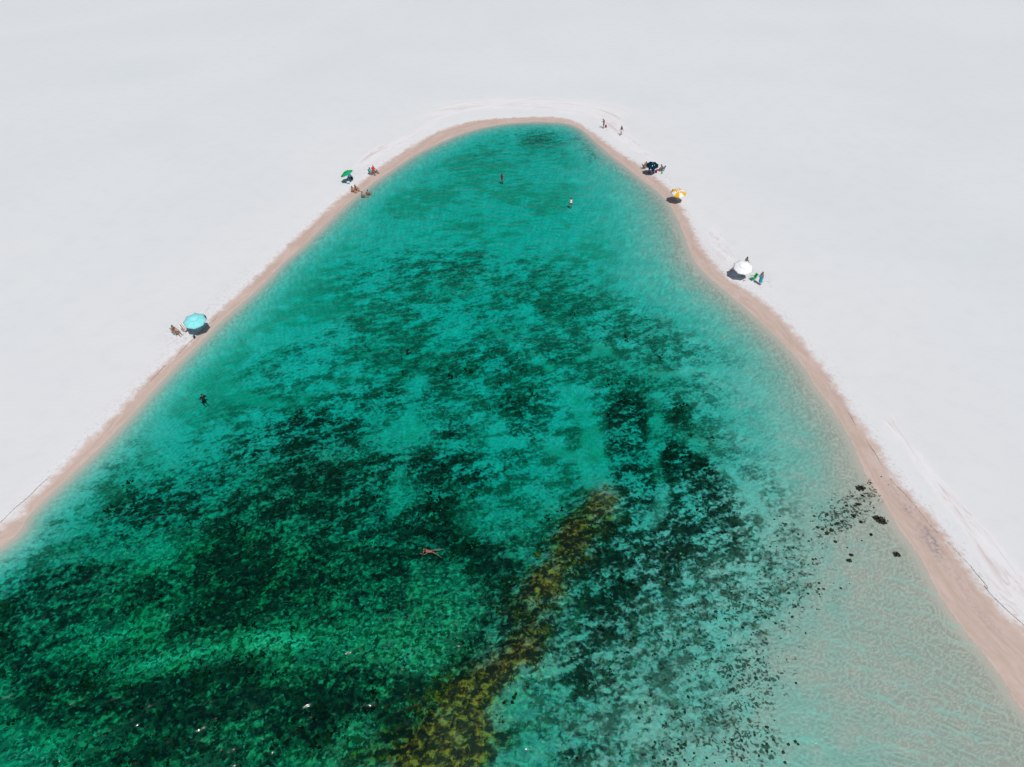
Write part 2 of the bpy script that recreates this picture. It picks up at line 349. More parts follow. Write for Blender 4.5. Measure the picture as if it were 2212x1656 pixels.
    bed = t.mix(t.math('MULTIPLY', t.math('MULTIPLY', wc, t.ss(weed, .55, .85)), .8), bed, (.004, .006, .002))
    # litter of dark scraps on the pale shallows
    sp = t.ss(t.math('SUBTRACT', t.math('ADD', t.math('MULTIPLY', speck, .42), t.math('ADD', c0(big, .8), c0(nb, 1.3))), t.math('ADD', t.math('MULTIPLY', c3r, .55), .22)), -.16, .10)
    bed = t.mix(t.math('MULTIPLY', t.math('MULTIPLY', sp, t.ss(speck, .06, .30)), .85), bed, t.mix(c2g, (.02, .028, .014), (.085, .06, .028)))
    col_ = t.mix(t.ss(d, .15, -.15), land, bed)
    b = t.n('ShaderNodeBsdfPrincipled'); t.l(col_, b.inputs['Base Color'])
    wet = t.math('MULTIPLY', wm, t.ss(w, .0, -1.0, 0, 1))
    t.l(t.ss(wet, 0, 1, .95, .6), b.inputs['Roughness']); b.inputs['Specular IOR Level'].default_value = .25
    bp = t.n('ShaderNodeBump'); bp.inputs['Distance'].default_value = .05; bp.inputs['Strength'].default_value = .5
    hgt = t.math('ADD', t.math('MULTIPLY', trod, t.noise(P, 2.4, 3, .6)), t.math('ADD', t.math('MULTIPLY', t.noise(P, .8, 6, .65), .7), t.math('MULTIPLY', fine, t.math('MULTIPLY', dist, .8))))
    t.l(hgt, bp.inputs['Height']); t.l(bp.outputs[0], b.inputs['Normal'])
    t.l(b.outputs[0], t.out.inputs[0]); return t.m

def water_material():
    t = NT('lagoon_water')
    lw = t.n('ShaderNodeLayerWeight'); fr = t.math('ADD', .02, t.math('MULTIPLY', t.math('POWER', lw.outputs['Facing'], 5.0), .98))
    gl = t.n('ShaderNodeBsdfGlossy'); gl.inputs['Roughness'].default_value = .19
    g = t.attr('painted_caustics')          # caustic light painted into the transparent colour, patterned by wave curvature
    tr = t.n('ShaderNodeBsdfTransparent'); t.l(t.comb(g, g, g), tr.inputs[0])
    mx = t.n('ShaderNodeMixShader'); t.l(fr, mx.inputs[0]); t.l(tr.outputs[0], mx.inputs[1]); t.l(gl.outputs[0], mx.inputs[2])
    t.l(mx.outputs[0], t.out.inputs['Surface'])
    va = t.n('ShaderNodeVolumeAbsorption'); va.inputs['Color'].default_value = (0.0, .955, .935, 1); va.inputs['Density'].default_value = 2.3
    t.l(va.outputs[0], t.out.inputs['Volume'])
    return t.m

def mesh_obj(name, verts, faces, mats, parent=None, smooth=False, mi=None):
    me = bpy.data.meshes.new(name); me.from_pydata([tuple(v) for v in verts], [], [tuple(f) for f in faces])
    for m in (mats if isinstance(mats, (list, tuple)) else [mats]): me.materials.append(m)
    if mi is not None: me.polygons.foreach_set('material_index', mi)
    if smooth: me.polygons.foreach_set('use_smooth', [True]*len(me.polygons))
    me.update()
    o = bpy.data.objects.new(name, me); col.objects.link(o); o.parent = parent
    return o
def tag(o, label=None, cat=None, group=None, kind=None):
    if label: o['label'] = label
    if cat: o['category'] = cat
    if group: o['group'] = group
    if kind: o['kind'] = kind
    return o

def build_ground():
    i, j = np.meshgrid(np.arange(nx-1), np.arange(ny-1)); i, j = i.ravel(), j.ravel()
    q = np.stack([j*nx+i, j*nx+i+1, (j+1)*nx+i+1, (j+1)*nx+i], 1)
    me = bpy.data.meshes.new('ground')
    me.vertices.add(nx*ny); me.vertices.foreach_set('co', np.stack([GX, GY, GZ], 1).astype(np.float32).ravel())
    me.loops.add(q.size); me.loops.foreach_set('vertex_index', q.ravel().astype(np.int32))
    me.polygons.add(len(q)); me.polygons.foreach_set('loop_start', (np.arange(len(q))*4).astype(np.int32))
    me.update(calc_edges=True); me.validate()
    me.polygons.foreach_set('use_smooth', np.ones(len(q), bool))
    M = {'shore_distance': np.clip(FLD['d'], -60, 200), 'wet_distance': np.clip(FLD['w'], -60, 200), 'shore_arc': FLD['arc'],
         'weed': weed_field(GX, GY)*sstep(.3, 2.5, FLD['ins']),
         'speck': np.clip(blobs(SPECK, GX, GY), 0, 1), 'algae': np.clip(blobs(ALGAE, GX, GY), 0, 1)*sstep(1, 5, FLD['ins']),
         'dune_tone': fbm(GX*.05, GY*.05, 5), 'patch_tone': .5+.75*(fbm(GX*.19+60, GY*.19, 6)-.5), 'smudge': np.clip(blobs(SMUDGE, GX, GY), 0, 1),
         'olive': FLD['olive'], 'trod': np.clip(blobs(TROD, GX, GY), 0, 1), 'disturb': np.clip(blobs(DISTURB, GX, GY), 0, 1)}
    for k, v in M.items():
        a = me.attributes.new(k, 'FLOAT', 'POINT'); a.data.foreach_set('value', v.astype(np.float32))
    me.materials.append(ground_material())
    o = bpy.data.objects.new('ground', me); col.objects.link(o); tag(o, 'smooth white sand running down to the bed of the lagoon', 'sand', kind='structure')
    return M
MASK = build_ground()

CREST_Z = [  # crests of the small waves running into the shallows
 [(600,1300),(720,1310),(830,1335),(890,1350)], [(560,1500),(640,1490),(720,1480),(800,1505),(880,1540),(960,1530)],
 [(1050,1515),(1130,1540),(1200,1525),(1290,1530),(1370,1560),(1440,1565)], [(1040,1180),(1120,1205),(1220,1235),(1320,1290),(1420,1325)],
 [(1520,1300),(1620,1315),(1740,1350),(1860,1390)], [(1620,1440),(1720,1445),(1780,1465),(1850,1500)], [(1300,1400),(1400,1440),(1480,1440),(1560,1480)],
 [(1170,450),(1260,475),(1360,495),(1460,550),(1560,590),(1650,600)], [(1250,570),(1340,590),(1430,620),(1520,650)],
 [(1390,700),(1480,690),(1560,730),(1650,780),(1740,800),(1830,860)], [(800,840),(920,875),(1040,905),(1160,950)], [(1200,1110),(1330,1150),(1400,1170)],
 [(1560,860),(1680,880),(1800,910),(1900,960)], [(1700,1230),(1800,1255),(1990,1330)], [(520,1620),(640,1630),(700,1650)], [(960,990),(1060,1040),(1180,1060)],
 [(-420,1625),(-340,1640),(-290,1632)], [(360,930),(430,950)], [(240,750),(330,765)]]
AMP = 2.8
def build_water():
    xs = np.arange(-46, 58.01, .105)
    ys = [12.0]
    while ys[-1] < 138: ys.append(ys[-1]+max(.075, min(ys[-1]*.0045, .34)))
    ys = np.array(ys)
    xs = np.concatenate([[-140, -90, -60], xs, [75, 100, 150]]); ys = np.concatenate([[-75, -30, 0], ys, [150]])
    nX, nY = len(xs), len(ys)
    X, Y = np.meshgrid(xs, ys); X, Y = X.ravel(), Y.ravel()
    d, _ = sdist(shore, X, Y)
    edge = sstep(.3, 1.2, -d)
    lines = []
    for c in CREST_Z:
        P = catmull(gps([((2200+x/1.955)/1.4774, (1600+y/1.955)/1.4774) for x, y in c]), 4); lines.append(P)
    def crest(x, y):
        out = np.zeros_like(x)
        for P in lines:
            lo, hi = P.min(0)-1.2, P.max(0)+1.2
            m = (x > lo[0]) & (x < hi[0]) & (y > lo[1]) & (y < hi[1])
            xx, yy = x[m], y[m]; D = np.full(len(xx), 1e9); T = np.zeros(len(xx))
            for i in range(len(P)-1):
                p, e = P[i], P[i+1]-P[i]; L2 = e@e
                t = np.clip(((xx-p[0])*e[0]+(yy-p[1])*e[1])/L2, 0, 1)
                dd = np.hypot(xx-p[0]-t*e[0], yy-p[1]-t*e[1]); k = dd < D
                D = np.where(k, dd, D); T = np.where(k, (i+t)/(len(P)-1), T)
            out[m] += np.exp(-(D/.085)**2)*np.sin(np.pi*np.clip(T, 0, 1))**.5*(.3+1.1*fbm(xx*1.3, yy*1.3, 2))
        return out
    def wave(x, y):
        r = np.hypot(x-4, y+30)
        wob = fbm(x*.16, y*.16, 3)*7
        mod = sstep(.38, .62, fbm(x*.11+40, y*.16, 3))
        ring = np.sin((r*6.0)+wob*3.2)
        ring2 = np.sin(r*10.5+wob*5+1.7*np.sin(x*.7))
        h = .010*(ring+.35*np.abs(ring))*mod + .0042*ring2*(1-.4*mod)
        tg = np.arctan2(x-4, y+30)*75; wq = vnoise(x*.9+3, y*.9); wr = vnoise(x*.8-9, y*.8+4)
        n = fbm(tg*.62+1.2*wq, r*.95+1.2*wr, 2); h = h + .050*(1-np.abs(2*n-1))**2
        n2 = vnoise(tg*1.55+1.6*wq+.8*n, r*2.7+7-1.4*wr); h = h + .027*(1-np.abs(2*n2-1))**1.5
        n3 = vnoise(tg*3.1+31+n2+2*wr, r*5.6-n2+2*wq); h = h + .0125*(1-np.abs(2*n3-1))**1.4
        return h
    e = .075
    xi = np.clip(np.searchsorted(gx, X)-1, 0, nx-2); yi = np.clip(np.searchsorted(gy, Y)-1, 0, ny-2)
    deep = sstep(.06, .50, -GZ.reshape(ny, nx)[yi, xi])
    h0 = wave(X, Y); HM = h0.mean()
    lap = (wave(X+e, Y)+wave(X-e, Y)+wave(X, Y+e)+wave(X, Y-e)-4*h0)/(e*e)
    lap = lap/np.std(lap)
    painted_caustics = .885 + .15*np.tanh(-lap*1.0)*(.62+.38*deep)  # ripple light painted from the wave curvature, weaker in the shallows
    painted_caustics = np.where(d < 0, painted_caustics*edge + .93*(1-edge), .93)
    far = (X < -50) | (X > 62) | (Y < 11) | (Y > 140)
    cr = np.where(far, 0, crest(X, Y)); painted_caustics = np.clip(painted_caustics+.16*cr, 0, 1)  # traced crest lines are painted brighter as well
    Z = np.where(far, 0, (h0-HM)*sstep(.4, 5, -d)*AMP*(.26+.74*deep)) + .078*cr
    Z = np.where(d > 0, -.02, Z)
    top = np.stack([X, Y, Z], 1)
    i, j = np.meshgrid(np.arange(nX-1), np.arange(nY-1)); i, j = i.ravel(), j.ravel()
    q = np.stack([j*nX+i, j*nX+i+1, (j+1)*nX+i+1, (j+1)*nX+i], 1)
    B = len(top); per = np.concatenate([np.arange(nX), np.arange(1, nY)*nX+nX-1, (nY-1)*nX+np.arange(nX-2, -1, -1), np.arange(nY-2, 0, -1)*nX])
    bot = top[per].copy(); bot[:, 2] = -3.0; n = len(per); k = np.arange(n); k2 = (k+1) % n
    side = np.stack([B+k, B+k2, per[k2], per[k]], 1)
    loops = np.concatenate([q.ravel(), side.ravel(), (B+k[::-1])]); tot = np.concatenate([np.full(len(q)+n, 4), [n]])
    me = bpy.data.meshes.new('water'); me.vertices.add(B+n)
    me.vertices.foreach_set('co', np.vstack([top, bot]).astype(np.float32).ravel())
    me.loops.add(len(loops)); me.loops.foreach_set('vertex_index', loops.astype(np.int32))
    me.polygons.add(len(tot)); me.polygons.foreach_set('loop_start', np.concatenate([[0], np.cumsum(tot)[:-1]]).astype(np.int32))
    me.update(calc_edges=True)
    sm = np.ones(len(tot), bool); sm[len(q):] = False; me.polygons.foreach_set('use_smooth', sm)
    a = me.attributes.new('painted_caustics', 'FLOAT', 'POINT'); a.data.foreach_set('value', np.concatenate([painted_caustics, np.full(n, .9)]).astype(np.float32))
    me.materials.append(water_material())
    o = bpy.data.objects.new('water', me); col.objects.link(o)
    tag(o, 'clear emerald and turquoise lagoon water', 'water', kind='structure')
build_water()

# ------------------------------------------------------------------ weed growing on the bed (one mass that nobody could count)
def build_weed():
    N = 60000
    X = rng.uniform(-42, 48, N); Y = 14 + (rng.random(N)**1.35)*112
    f = fields(X, Y)
    wd = weed_field(X, Y)
    sp = np.clip(blobs(SPECK, X, Y), 0, 1)
    pt = .5+.75*(fbm(X*.19+60, Y*.19, 6)-.5)
    den = np.clip(wd-.55+1.8*(pt-.5)+.5*(vnoise(X*.9, Y*.9)-.5), 0, 1)*.7 + np.clip(sp*.5*(vnoise(X*1.2+9, Y*1.2) > .55), 0, 1)*.35 + f['olive']*.25
    den = den*.6*(1-sstep(40, 80, Y)); ok = (rng.random(N) < den) & (f['ins'] > 1.5)
    X, Y, z, ol, s_ = X[ok], Y[ok], f['z'][ok], f['olive'][ok], sp[ok]
    n = len(X); K = 6
    ang = rng.uniform(0, 2*np.pi, (n, K)); tilt = rng.uniform(.15, 1.25, (n, K))
    size = np.clip(rng.gamma(6, .055, n), .15, .6)*np.where(s_ > .2, .55, 1)
    L = size[:, None]*rng.uniform(.5, 1.0, (n, K)); L = np.minimum(L, np.maximum(-z[:, None]-.06, .04)/np.maximum(np.cos(tilt), .2))
    bx = X[:, None]+rng.normal(0, .35, (n, K))*size[:, None]; by = Y[:, None]+rng.normal(0, .35, (n, K))*size[:, None]; bz = np.repeat(z[:, None]-.02, K, 1)
    dx, dy = np.cos(ang)*np.sin(tilt), np.sin(ang)*np.sin(tilt); dz = np.cos(tilt)
    w = L*.30; px, py = -np.sin(ang)*w, np.cos(ang)*w
    mid = .55
    v = np.stack([np.stack([bx, by, bz], -1),
                  np.stack([bx+dx*L*mid+px, by+dy*L*mid+py, bz+dz*L*mid], -1),
                  np.stack([bx+dx*L*mid-px, by+dy*L*mid-py, bz+dz*L*mid], -1),
                  np.stack([bx+dx*L*1.0, by+dy*L*1.0, bz+dz*L*.85], -1)], 2).reshape(-1, 3)
    nb = n*K; b = np.arange(nb)*4
    fc = np.stack([np.stack([b, b+1, b+2], 1), np.stack([b+1, b+3, b+2], 1)], 1).reshape(-1, 3)
    me = bpy.data.meshes.new('water_weed'); me.vertices.add(len(v)); me.vertices.foreach_set('co', v.astype(np.float32).ravel())
    me.loops.add(fc.size); me.loops.foreach_set('vertex_index', fc.ravel().astype(np.int32))
    me.polygons.add(len(fc)); me.polygons.foreach_set('loop_start', (np.arange(len(fc))*3).astype(np.int32)); me.update(calc_edges=True)
    tone = np.repeat(rng.random(n), K*4); olv = np.repeat(np.clip(ol*1.6, 0, 1), K*4)
    for k, q in (('tone', tone), ('yellow', olv)):
        a = me.attributes.new(k, 'FLOAT', 'POINT'); a.data.foreach_set('value', q.astype(np.float32))
    t = NT('weed_fronds'); d = t.n('ShaderNodeBsdfDiffuse')
    g = t.mix(t.attr('tone'), (.002, .007, .003), (.022, .042, .012)); y = t.mix(t.attr('tone'), (.03, .02, .003), (.22, .12, .008))
    t.l(t.mix(t.attr('yellow'), g, y), d.inputs[0]); t.l(d.outputs[0], t.out.inputs[0])
    me.materials.append(t.m)
    o = bpy.data.objects.new('water_weed', me); col.objects.link(o)
    tag(o, 'dark green and olive water weed covering the lagoon bed', 'weed', kind='stuff')
build_weed()

# weed clumps lying apart on the pale shallows by the right shore
M_CLUMP = principled('clump_weed', (.035, .032, .014), .9, var=.6, scale=14)
def clump_geo(q, r):
    V, Fc = [(0, 0, .05)], []
    n = 26; ph = q.uniform(0, 6.28, 4)
    for i in range(n):
        a = 2*math.pi*i/n; rr = r*(.72+.22*math.sin(2*a+ph[0])+.16*math.sin(5*a+ph[1])+q.uniform(-.1, .1))
        V.append((rr*math.cos(a)*1.2, rr*math.sin(a), .005)); V.append((rr*.6*math.cos(a)*1.2, rr*.6*math.sin(a), q.uniform(.03, .10)))
    for i in range(n):
        j = (i+1) % n; Fc += [(1+2*i, 1+2*j, 2+2*j, 2+2*i), (2+2*i, 2+2*j, 0)]
    for i in range(int(50+r*80)):
        a, rad = q.uniform(0, 6.283), r*.75*math.sqrt(q.random())
        c = np.array([rad*math.cos(a)*1.2, rad*math.sin(a), q.uniform(0, .04)]); L = q.uniform(.08, .2)*(.6+r); b = q.uniform(0, 6.283)
        d = np.array([math.cos(b), math.sin(b), q.uniform(.1, .7)])*L; w = np.array([-math.sin(b), math.cos(b), .2])*L*.4
        k = len(V); V += [tuple(c), tuple(c+d*.5+w), tuple(c+d*.5-w), tuple(c+d)]; Fc += [(k, k+1, k+2), (k+1, k+3, k+2)]
    return V, Fc
def weed_clump(px, py, r, label, seed=0):
    p = at(px, py); V, Fc = clump_geo(np.random.default_rng(seed), r)
    V = [(x, y, min(z, max(-p.z-.03, .03))) for x, y, z in V]
    o = mesh_obj('weed_clump', V, Fc, M_CLUMP); o.location = p; tag(o, label, 'weed', 'loose weed clumps by the right shore'); return o
weed_clump(2810, 1658, .50, 'largest black weed clump in the shallows, nearest the right wet sand', 1)
weed_clump(2746, 1556, .38, 'second largest black weed clump, farthest up the right-hand shallows', 2)
weed_clump(2862, 1768, .26, 'small brown weed scrap lying alone below the black clumps, close to the right shore', 3)
SMALL = [(2790,1650),(2775,1640),(2702,1612),(2718,1583),(2752,1580),(2764,1588),(2688,1662),(2733,1630),(2740,1608),(2757,1665),(2748,1664),(2670,1640),(2675,1668),(2765,1688),(2780,1705),(2691,1667),(2655,1690),(2757,1690),(2668,1727),(2700,1755),(2718,1770),(2797,1730),(2710,1787),(2735,1785),(2640,1700),(2680,1650),(2725,1645),(2695,1625),(2640,1640),(2662,1620)]
def build_scraps():
    q = np.random.default_rng(77); V, Fc = [], []
    pts = list(SMALL[::2])
    for i in range(230):
        c = SPECK[q.integers(0, len(SPECK))]; pts.append(((c[0]+q.normal(0, c[2]*.7))*1.4774, (c[1]+q.normal(0, c[3]*.7))*1.4774))
    for i, (x, y) in enumerate(pts):
        p = at(x, y); r = q.uniform(.06, .17) if i < len(SMALL)//2 else q.uniform(.05, .15)
        v, f = clump_geo(q, r) if i < len(SMALL)//2 else (None, None)
        if v is None:
            n = 7; v = [(0, 0, .06)]+[(r*q.uniform(.5, 1.2)*math.cos(6.283*k/n), r*q.uniform(.5, 1.2)*math.sin(6.283*k/n), 0) for k in range(n)]; f = [(0, 1+k, 1+(k+1) % n) for k in range(n)]
        k = len(V); V += [(a+p.x, b+p.y, min(c, max(-p.z-.03, .03))+p.z) for a, b, c in v]; Fc += [tuple(k+j for j in t) for t in f]
    o = mesh_obj('weed_scraps', V, Fc, M_CLUMP); tag(o, 'dark weed scraps littering the pale shallows on the right', 'weed', kind='stuff')
build_scraps()

# ------------------------------------------------------------------ mesh kit
class Kit:
    def __init__(s): s.v, s.f = [], []
    def add(s, V, Fc):
        k = len(s.v); s.v += [Vector(x) for x in V]; s.f += [tuple(k+i for i in f) for f in Fc]; return s
    def ell(s, c, r, M=None, nu=10, nv=7):
        c = Vector(c); V = [Vector((0, 0, -1))]
        for j in range(1, nv):
            a = -math.pi/2+math.pi*j/nv
            for i in range(nu): b = 2*math.pi*i/nu; V.append(Vector((math.cos(a)*math.cos(b), math.cos(a)*math.sin(b), math.sin(a))))
        V.append(Vector((0, 0, 1)))
        M = M or Matrix.Identity(3)
        V = [c + M @ Vector((x.x*r[0], x.y*r[1], x.z*r[2])) for x in V]
        Fc = [(0, 1+(i+1) % nu, 1+i) for i in range(nu)]
        for j in range(nv-2):
            for i in range(nu): Fc.append((1+j*nu+i, 1+j*nu+(i+1) % nu, 1+(j+1)*nu+(i+1) % nu, 1+(j+1)*nu+i))
        e = len(V)-1; b0 = 1+(nv-2)*nu
        Fc += [(b0+i, b0+(i+1) % nu, e) for i in range(nu)]
        return s.add(V, Fc)
    def cone(s, p, q, r0, r1, lat=None, n=10):
        """tapered tube; radii may be (across, deep) pairs with lat as the sideways axis"""
        p, q = Vector(p), Vector(q); d = (q-p)
        if d.length < 1e-5: return s
        d.normalize()
        a = Vector(lat) if lat is not None else (Vector((0, 1, 0)) if abs(d.y) < .9 else Vector((1, 0, 0)))
        a = (a-d*a.dot(d)).normalized(); b = d.cross(a)
        r0 = r0 if isinstance(r0, tuple) else (r0, r0); r1 = r1 if isinstance(r1, tuple) else (r1, r1)
        V = []
        for c, r in ((p, r0), (q, r1)):
            for i in range(n): t = 2*math.pi*i/n; V.append(c+a*math.cos(t)*r[0]+b*math.sin(t)*r[1])
        Fc = [(i, (i+1) % n, n+(i+1) % n, n+i) for i in range(n)] + [tuple(range(n-1, -1, -1)), tuple(range(n, 2*n))]
        return s.add(V, Fc)
    def tube(s, pts, r, n=6):
        for p, q in zip(pts[:-1], pts[1:]): s.cone(p, q, r, r, n=n)
        return s
    def box(s, c, h, M=None, bev=.15):
        """box with chamfered edges"""
        c = Vector(c); M = M or Matrix.Identity(3); e = min(h)*bev; V = []
        for sx in (-1, 1):
            for sy in (-1, 1):
                for sz in (-1, 1):
                    for k in range(3):
                        q = [sx*(h[0]-e), sy*(h[1]-e), sz*(h[2]-e)]; q[k] = (sx, sy, sz)[k]*h[k]; V.append(c+M @ Vector(q))
        ix = lambda a, b, d, k: ((a*2+b)*2+d)*3+k
        Fc = []
        for k in range(3):
            for sgn in (0, 1):
                cs = [(0, 0), (1, 0), (1, 1), (0, 1)]; cs = cs if sgn else cs[::-1]; f = []
                for u, w in cs: t = [0, 0, 0]; t[k] = sgn; t[(k+1) % 3] = u; t[(k+2) % 3] = w; f.append(ix(*t, k))
                Fc.append(tuple(f))
        for k in range(3):
            i, j = (k+1) % 3, (k+2) % 3
            for u in (0, 1):
                for w in (0, 1):
                    a = [0, 0, 0]; a[i], a[j] = u, w; b = list(a); b[k] = 1; Fc.append((ix(*a, i), ix(*b, i), ix(*b, j), ix(*a, j)))
        for a in (0, 1):
            for b in (0, 1):
                for d in (0, 1): Fc.append((ix(a, b, d, 0), ix(a, b, d, 1), ix(a, b, d, 2)))
        return s.add(V, Fc)
    def build(s, name, mat, parent=None, smooth=True, voxel=None):
        o = mesh_obj(name, s.v, s.f, mat, parent, smooth)
        if voxel:
            m = o.modifiers.new('r', 'REMESH'); m.mode = 'VOXEL'; m.voxel_size = voxel; m.use_smooth_shade = True
            sm = o.modifiers.new('s', 'SMOOTH'); sm.factor = .5; sm.iterations = 2
            dg = bpy.context.evaluated_depsgraph_get(); me = bpy.data.meshes.new_from_object(o.evaluated_get(dg))
            o.modifiers.clear(); old = o.data; o.data = me; bpy.data.meshes.remove(old); me.name = name
        return o
def empty(name, loc, rz=0.0):
    o = bpy.data.objects.new(name, None); col.objects.link(o); o.location = loc; o.rotation_euler = (0, 0, rz); return o
_mc = {}
def mat(color, rough=.75, metal=0.0, var=.12):
    k = (color, rough, metal)
    if k not in _mc: _mc[k] = principled('paint_%d' % len(_mc), color, rough, metal, var, 12)
    return _mc[k]

# ------------------------------------------------------------------ parasols
M_POLE = mat((.62, .62, .60), .4, .6)
def parasol(loc, r, rim_h, colors, label, tilt=(0, 0), thru=.08, turn=0.0, name='beach_umbrella', marks=None, vent=True, tint=None):
    """tilt = (degrees, compass direction in degrees of the lean); colors cycle over the eight panels"""
    root = empty(name, loc); tag(root, label, 'umbrella', 'beach umbrellas around the lagoon')
    A = .36*r
    joint = Vector((0, 0, rim_h-.35))
    lean = R(tilt[1]); ax = Vector((-math.sin(lean), math.cos(lean), 0)); T = Matrix.Rotation(R(tilt[0]), 3, ax)
    def up(p): return joint + T @ (Vector(p)-joint)
    def prof(t): return rim_h + A*(1-t**1.75)
    mats = [cloth('parasol_fabric', c, thru, tint) for c in colors]
    def wedge(i, t0, t1, lift, nr=6, na=4):
        V, Fc = [], []
        for a in range(nr+1):
            t = t0+(t1-t0)*a/nr
            for b in range(na+1):
                u = b/na; p0, p1 = [Vector((math.cos(turn+2*math.pi*k/8), math.sin(turn+2*math.pi*k/8), 0))*t*r for k in (i, i+1)]
                p = p0.lerp(p1, u); sag = 4*u*(1-u)*.035*r*t
                p *= 1-.02*4*u*(1-u)*t
                V.append(up((p.x, p.y, prof(t)+lift-sag)))
        for a in range(nr):
            for b in range(na): k = a*(na+1)+b; Fc.append((k, k+1, k+na+2, k+na+1))
        return V, Fc
    for i in range(8):
        m = mats[i % len(mats)]
        o = mesh_obj('panel', *wedge(i, .30 if vent else 0.02, 1, 0), m, root, True)
        sl = o.modifiers.new('thick', 'SOLIDIFY'); sl.thickness = .003
        if marks and i in marks:
            a = turn+2*math.pi*(i+.5)/8; k = Kit(); rad = Vector((math.cos(a), math.sin(a), 0)); tan = Vector((-rad.y, rad.x, 0))
            t0, t1, hw, mc = marks[i]
            V = []
            for t in (t0, t1):
                for sg in (-1, 1): q = rad*t*r*.93+tan*sg*hw; V.append(up((q.x, q.y, prof(t)+.006)))
            mesh_obj('panel_mark', V, [(0, 1, 3, 2)], mat(mc), o)
        rb = Kit(); pts = []
        for t in (.0, .25, .5, .75, 1.0):
            a = turn+2*math.pi*i/8; pts.append(up((math.cos(a)*t*r, math.sin(a)*t*r, prof(t)-.012)))
        rb.tube(pts, .006, 5).build('rib', M_POLE, root)
    if vent:
        cap = Kit()
        V0 = []
        for i in range(8):
            V, Fc = wedge(i, 0, .40, .055, 4, 3); cap.add(V, Fc)
        cap.build('vent_cap', mats[0], root)
        if len(mats) > 1:
            pass
    Kit().cone((0, 0, -.35), joint, .018, .018).build('pole', M_POLE, root)
    Kit().cone(joint, up((0, 0, rim_h+A+.04)), .015, .015).build('upper_pole', M_POLE, root)
    f = Kit(); f.ell(up((0, 0, rim_h+A+.07)), (.028, .028, .045)).build('finial', mat((.75, .75, .74), .5), root)
    k = Kit(); k.ell(joint, (.03, .03, .04)).build('tilt_joint', mat((.1, .1, .1), .5), root)
    return root

# ------------------------------------------------------------------ chairs
def beach_chair(loc, rz, strips, label, frame=(.72, .72, .70), seat_h=.26, lean=28, w=.25):
    """low folding beach chair facing local +x"""
    root = empty('beach_chair', loc, rz); tag(root, label, 'chair', 'low folding beach chairs')
    fm = mat(frame, .35, .7); a = R(lean); bx, bz = -math.sin(a), math.cos(a)
    for sg in (-1, 1):
        y = sg*w
        k = Kit(); k.tube([(.24, y, seat_h), (-.22, y, seat_h-.02), (-.22+bx*.62, y, seat_h+bz*.62)], .012); k.build('side_frame', fm, root)
        k = Kit(); k.tube([(.30, y, .0), (-.16, y, seat_h+.20)], .012); k.build('leg', fm, root)
        k = Kit(); k.tube([(-.34, y, .0), (.20, y, seat_h+.20)], .012); k.build('leg', fm, root)
        k = Kit(); k.box((-.04, y, seat_h+.21), (.24, .022, .012)); k.build('armrest', mat((.55, .35, .15), .6), root)
    n = len(strips)
    def panel(name, p0, p1, lo, hi):
        p0, p1 = Vector(p0), Vector(p1)
        for i, c in enumerate(strips):
            y0 = -w+2*w*i/n; y1 = -w+2*w*(i+1)/n
            V = []
            for t in (0, .5, 1):
                p = p0.lerp(p1, t); nrm = Vector((-(p1-p0).z, 0, (p1-p0).x)).normalized(); p = p-nrm*(.025 if t == .5 else 0)
                V += [(p.x, y0+.002, p.z), (p.x, y1-.002, p.z), (p.x-nrm.x*.008, y0+.002, p.z-nrm.z*.008), (p.x-nrm.x*.008, y1-.002, p.z-nrm.z*.008)]
            Fc = []
            for q in (0, 4):
                Fc += [(q, q+1, q+5, q+4), (q+3, q+2, q+6, q+7), (q, q+4, q+6, q+2), (q+1, q+3, q+7, q+5)]
            Fc += [(0, 2, 3, 1), (8, 9, 11, 10)]
            mesh_obj(name, V, Fc, mat(c, .85), root)
    panel('seat_strip', (-.22, 0, seat_h), (.24, 0, seat_h+.015), 0, 1)
    panel('back_strip', (-.225, 0, seat_h+.03), (-.225+bx*.58, 0, seat_h+.03+bz*.58), 0, 1)
    return root

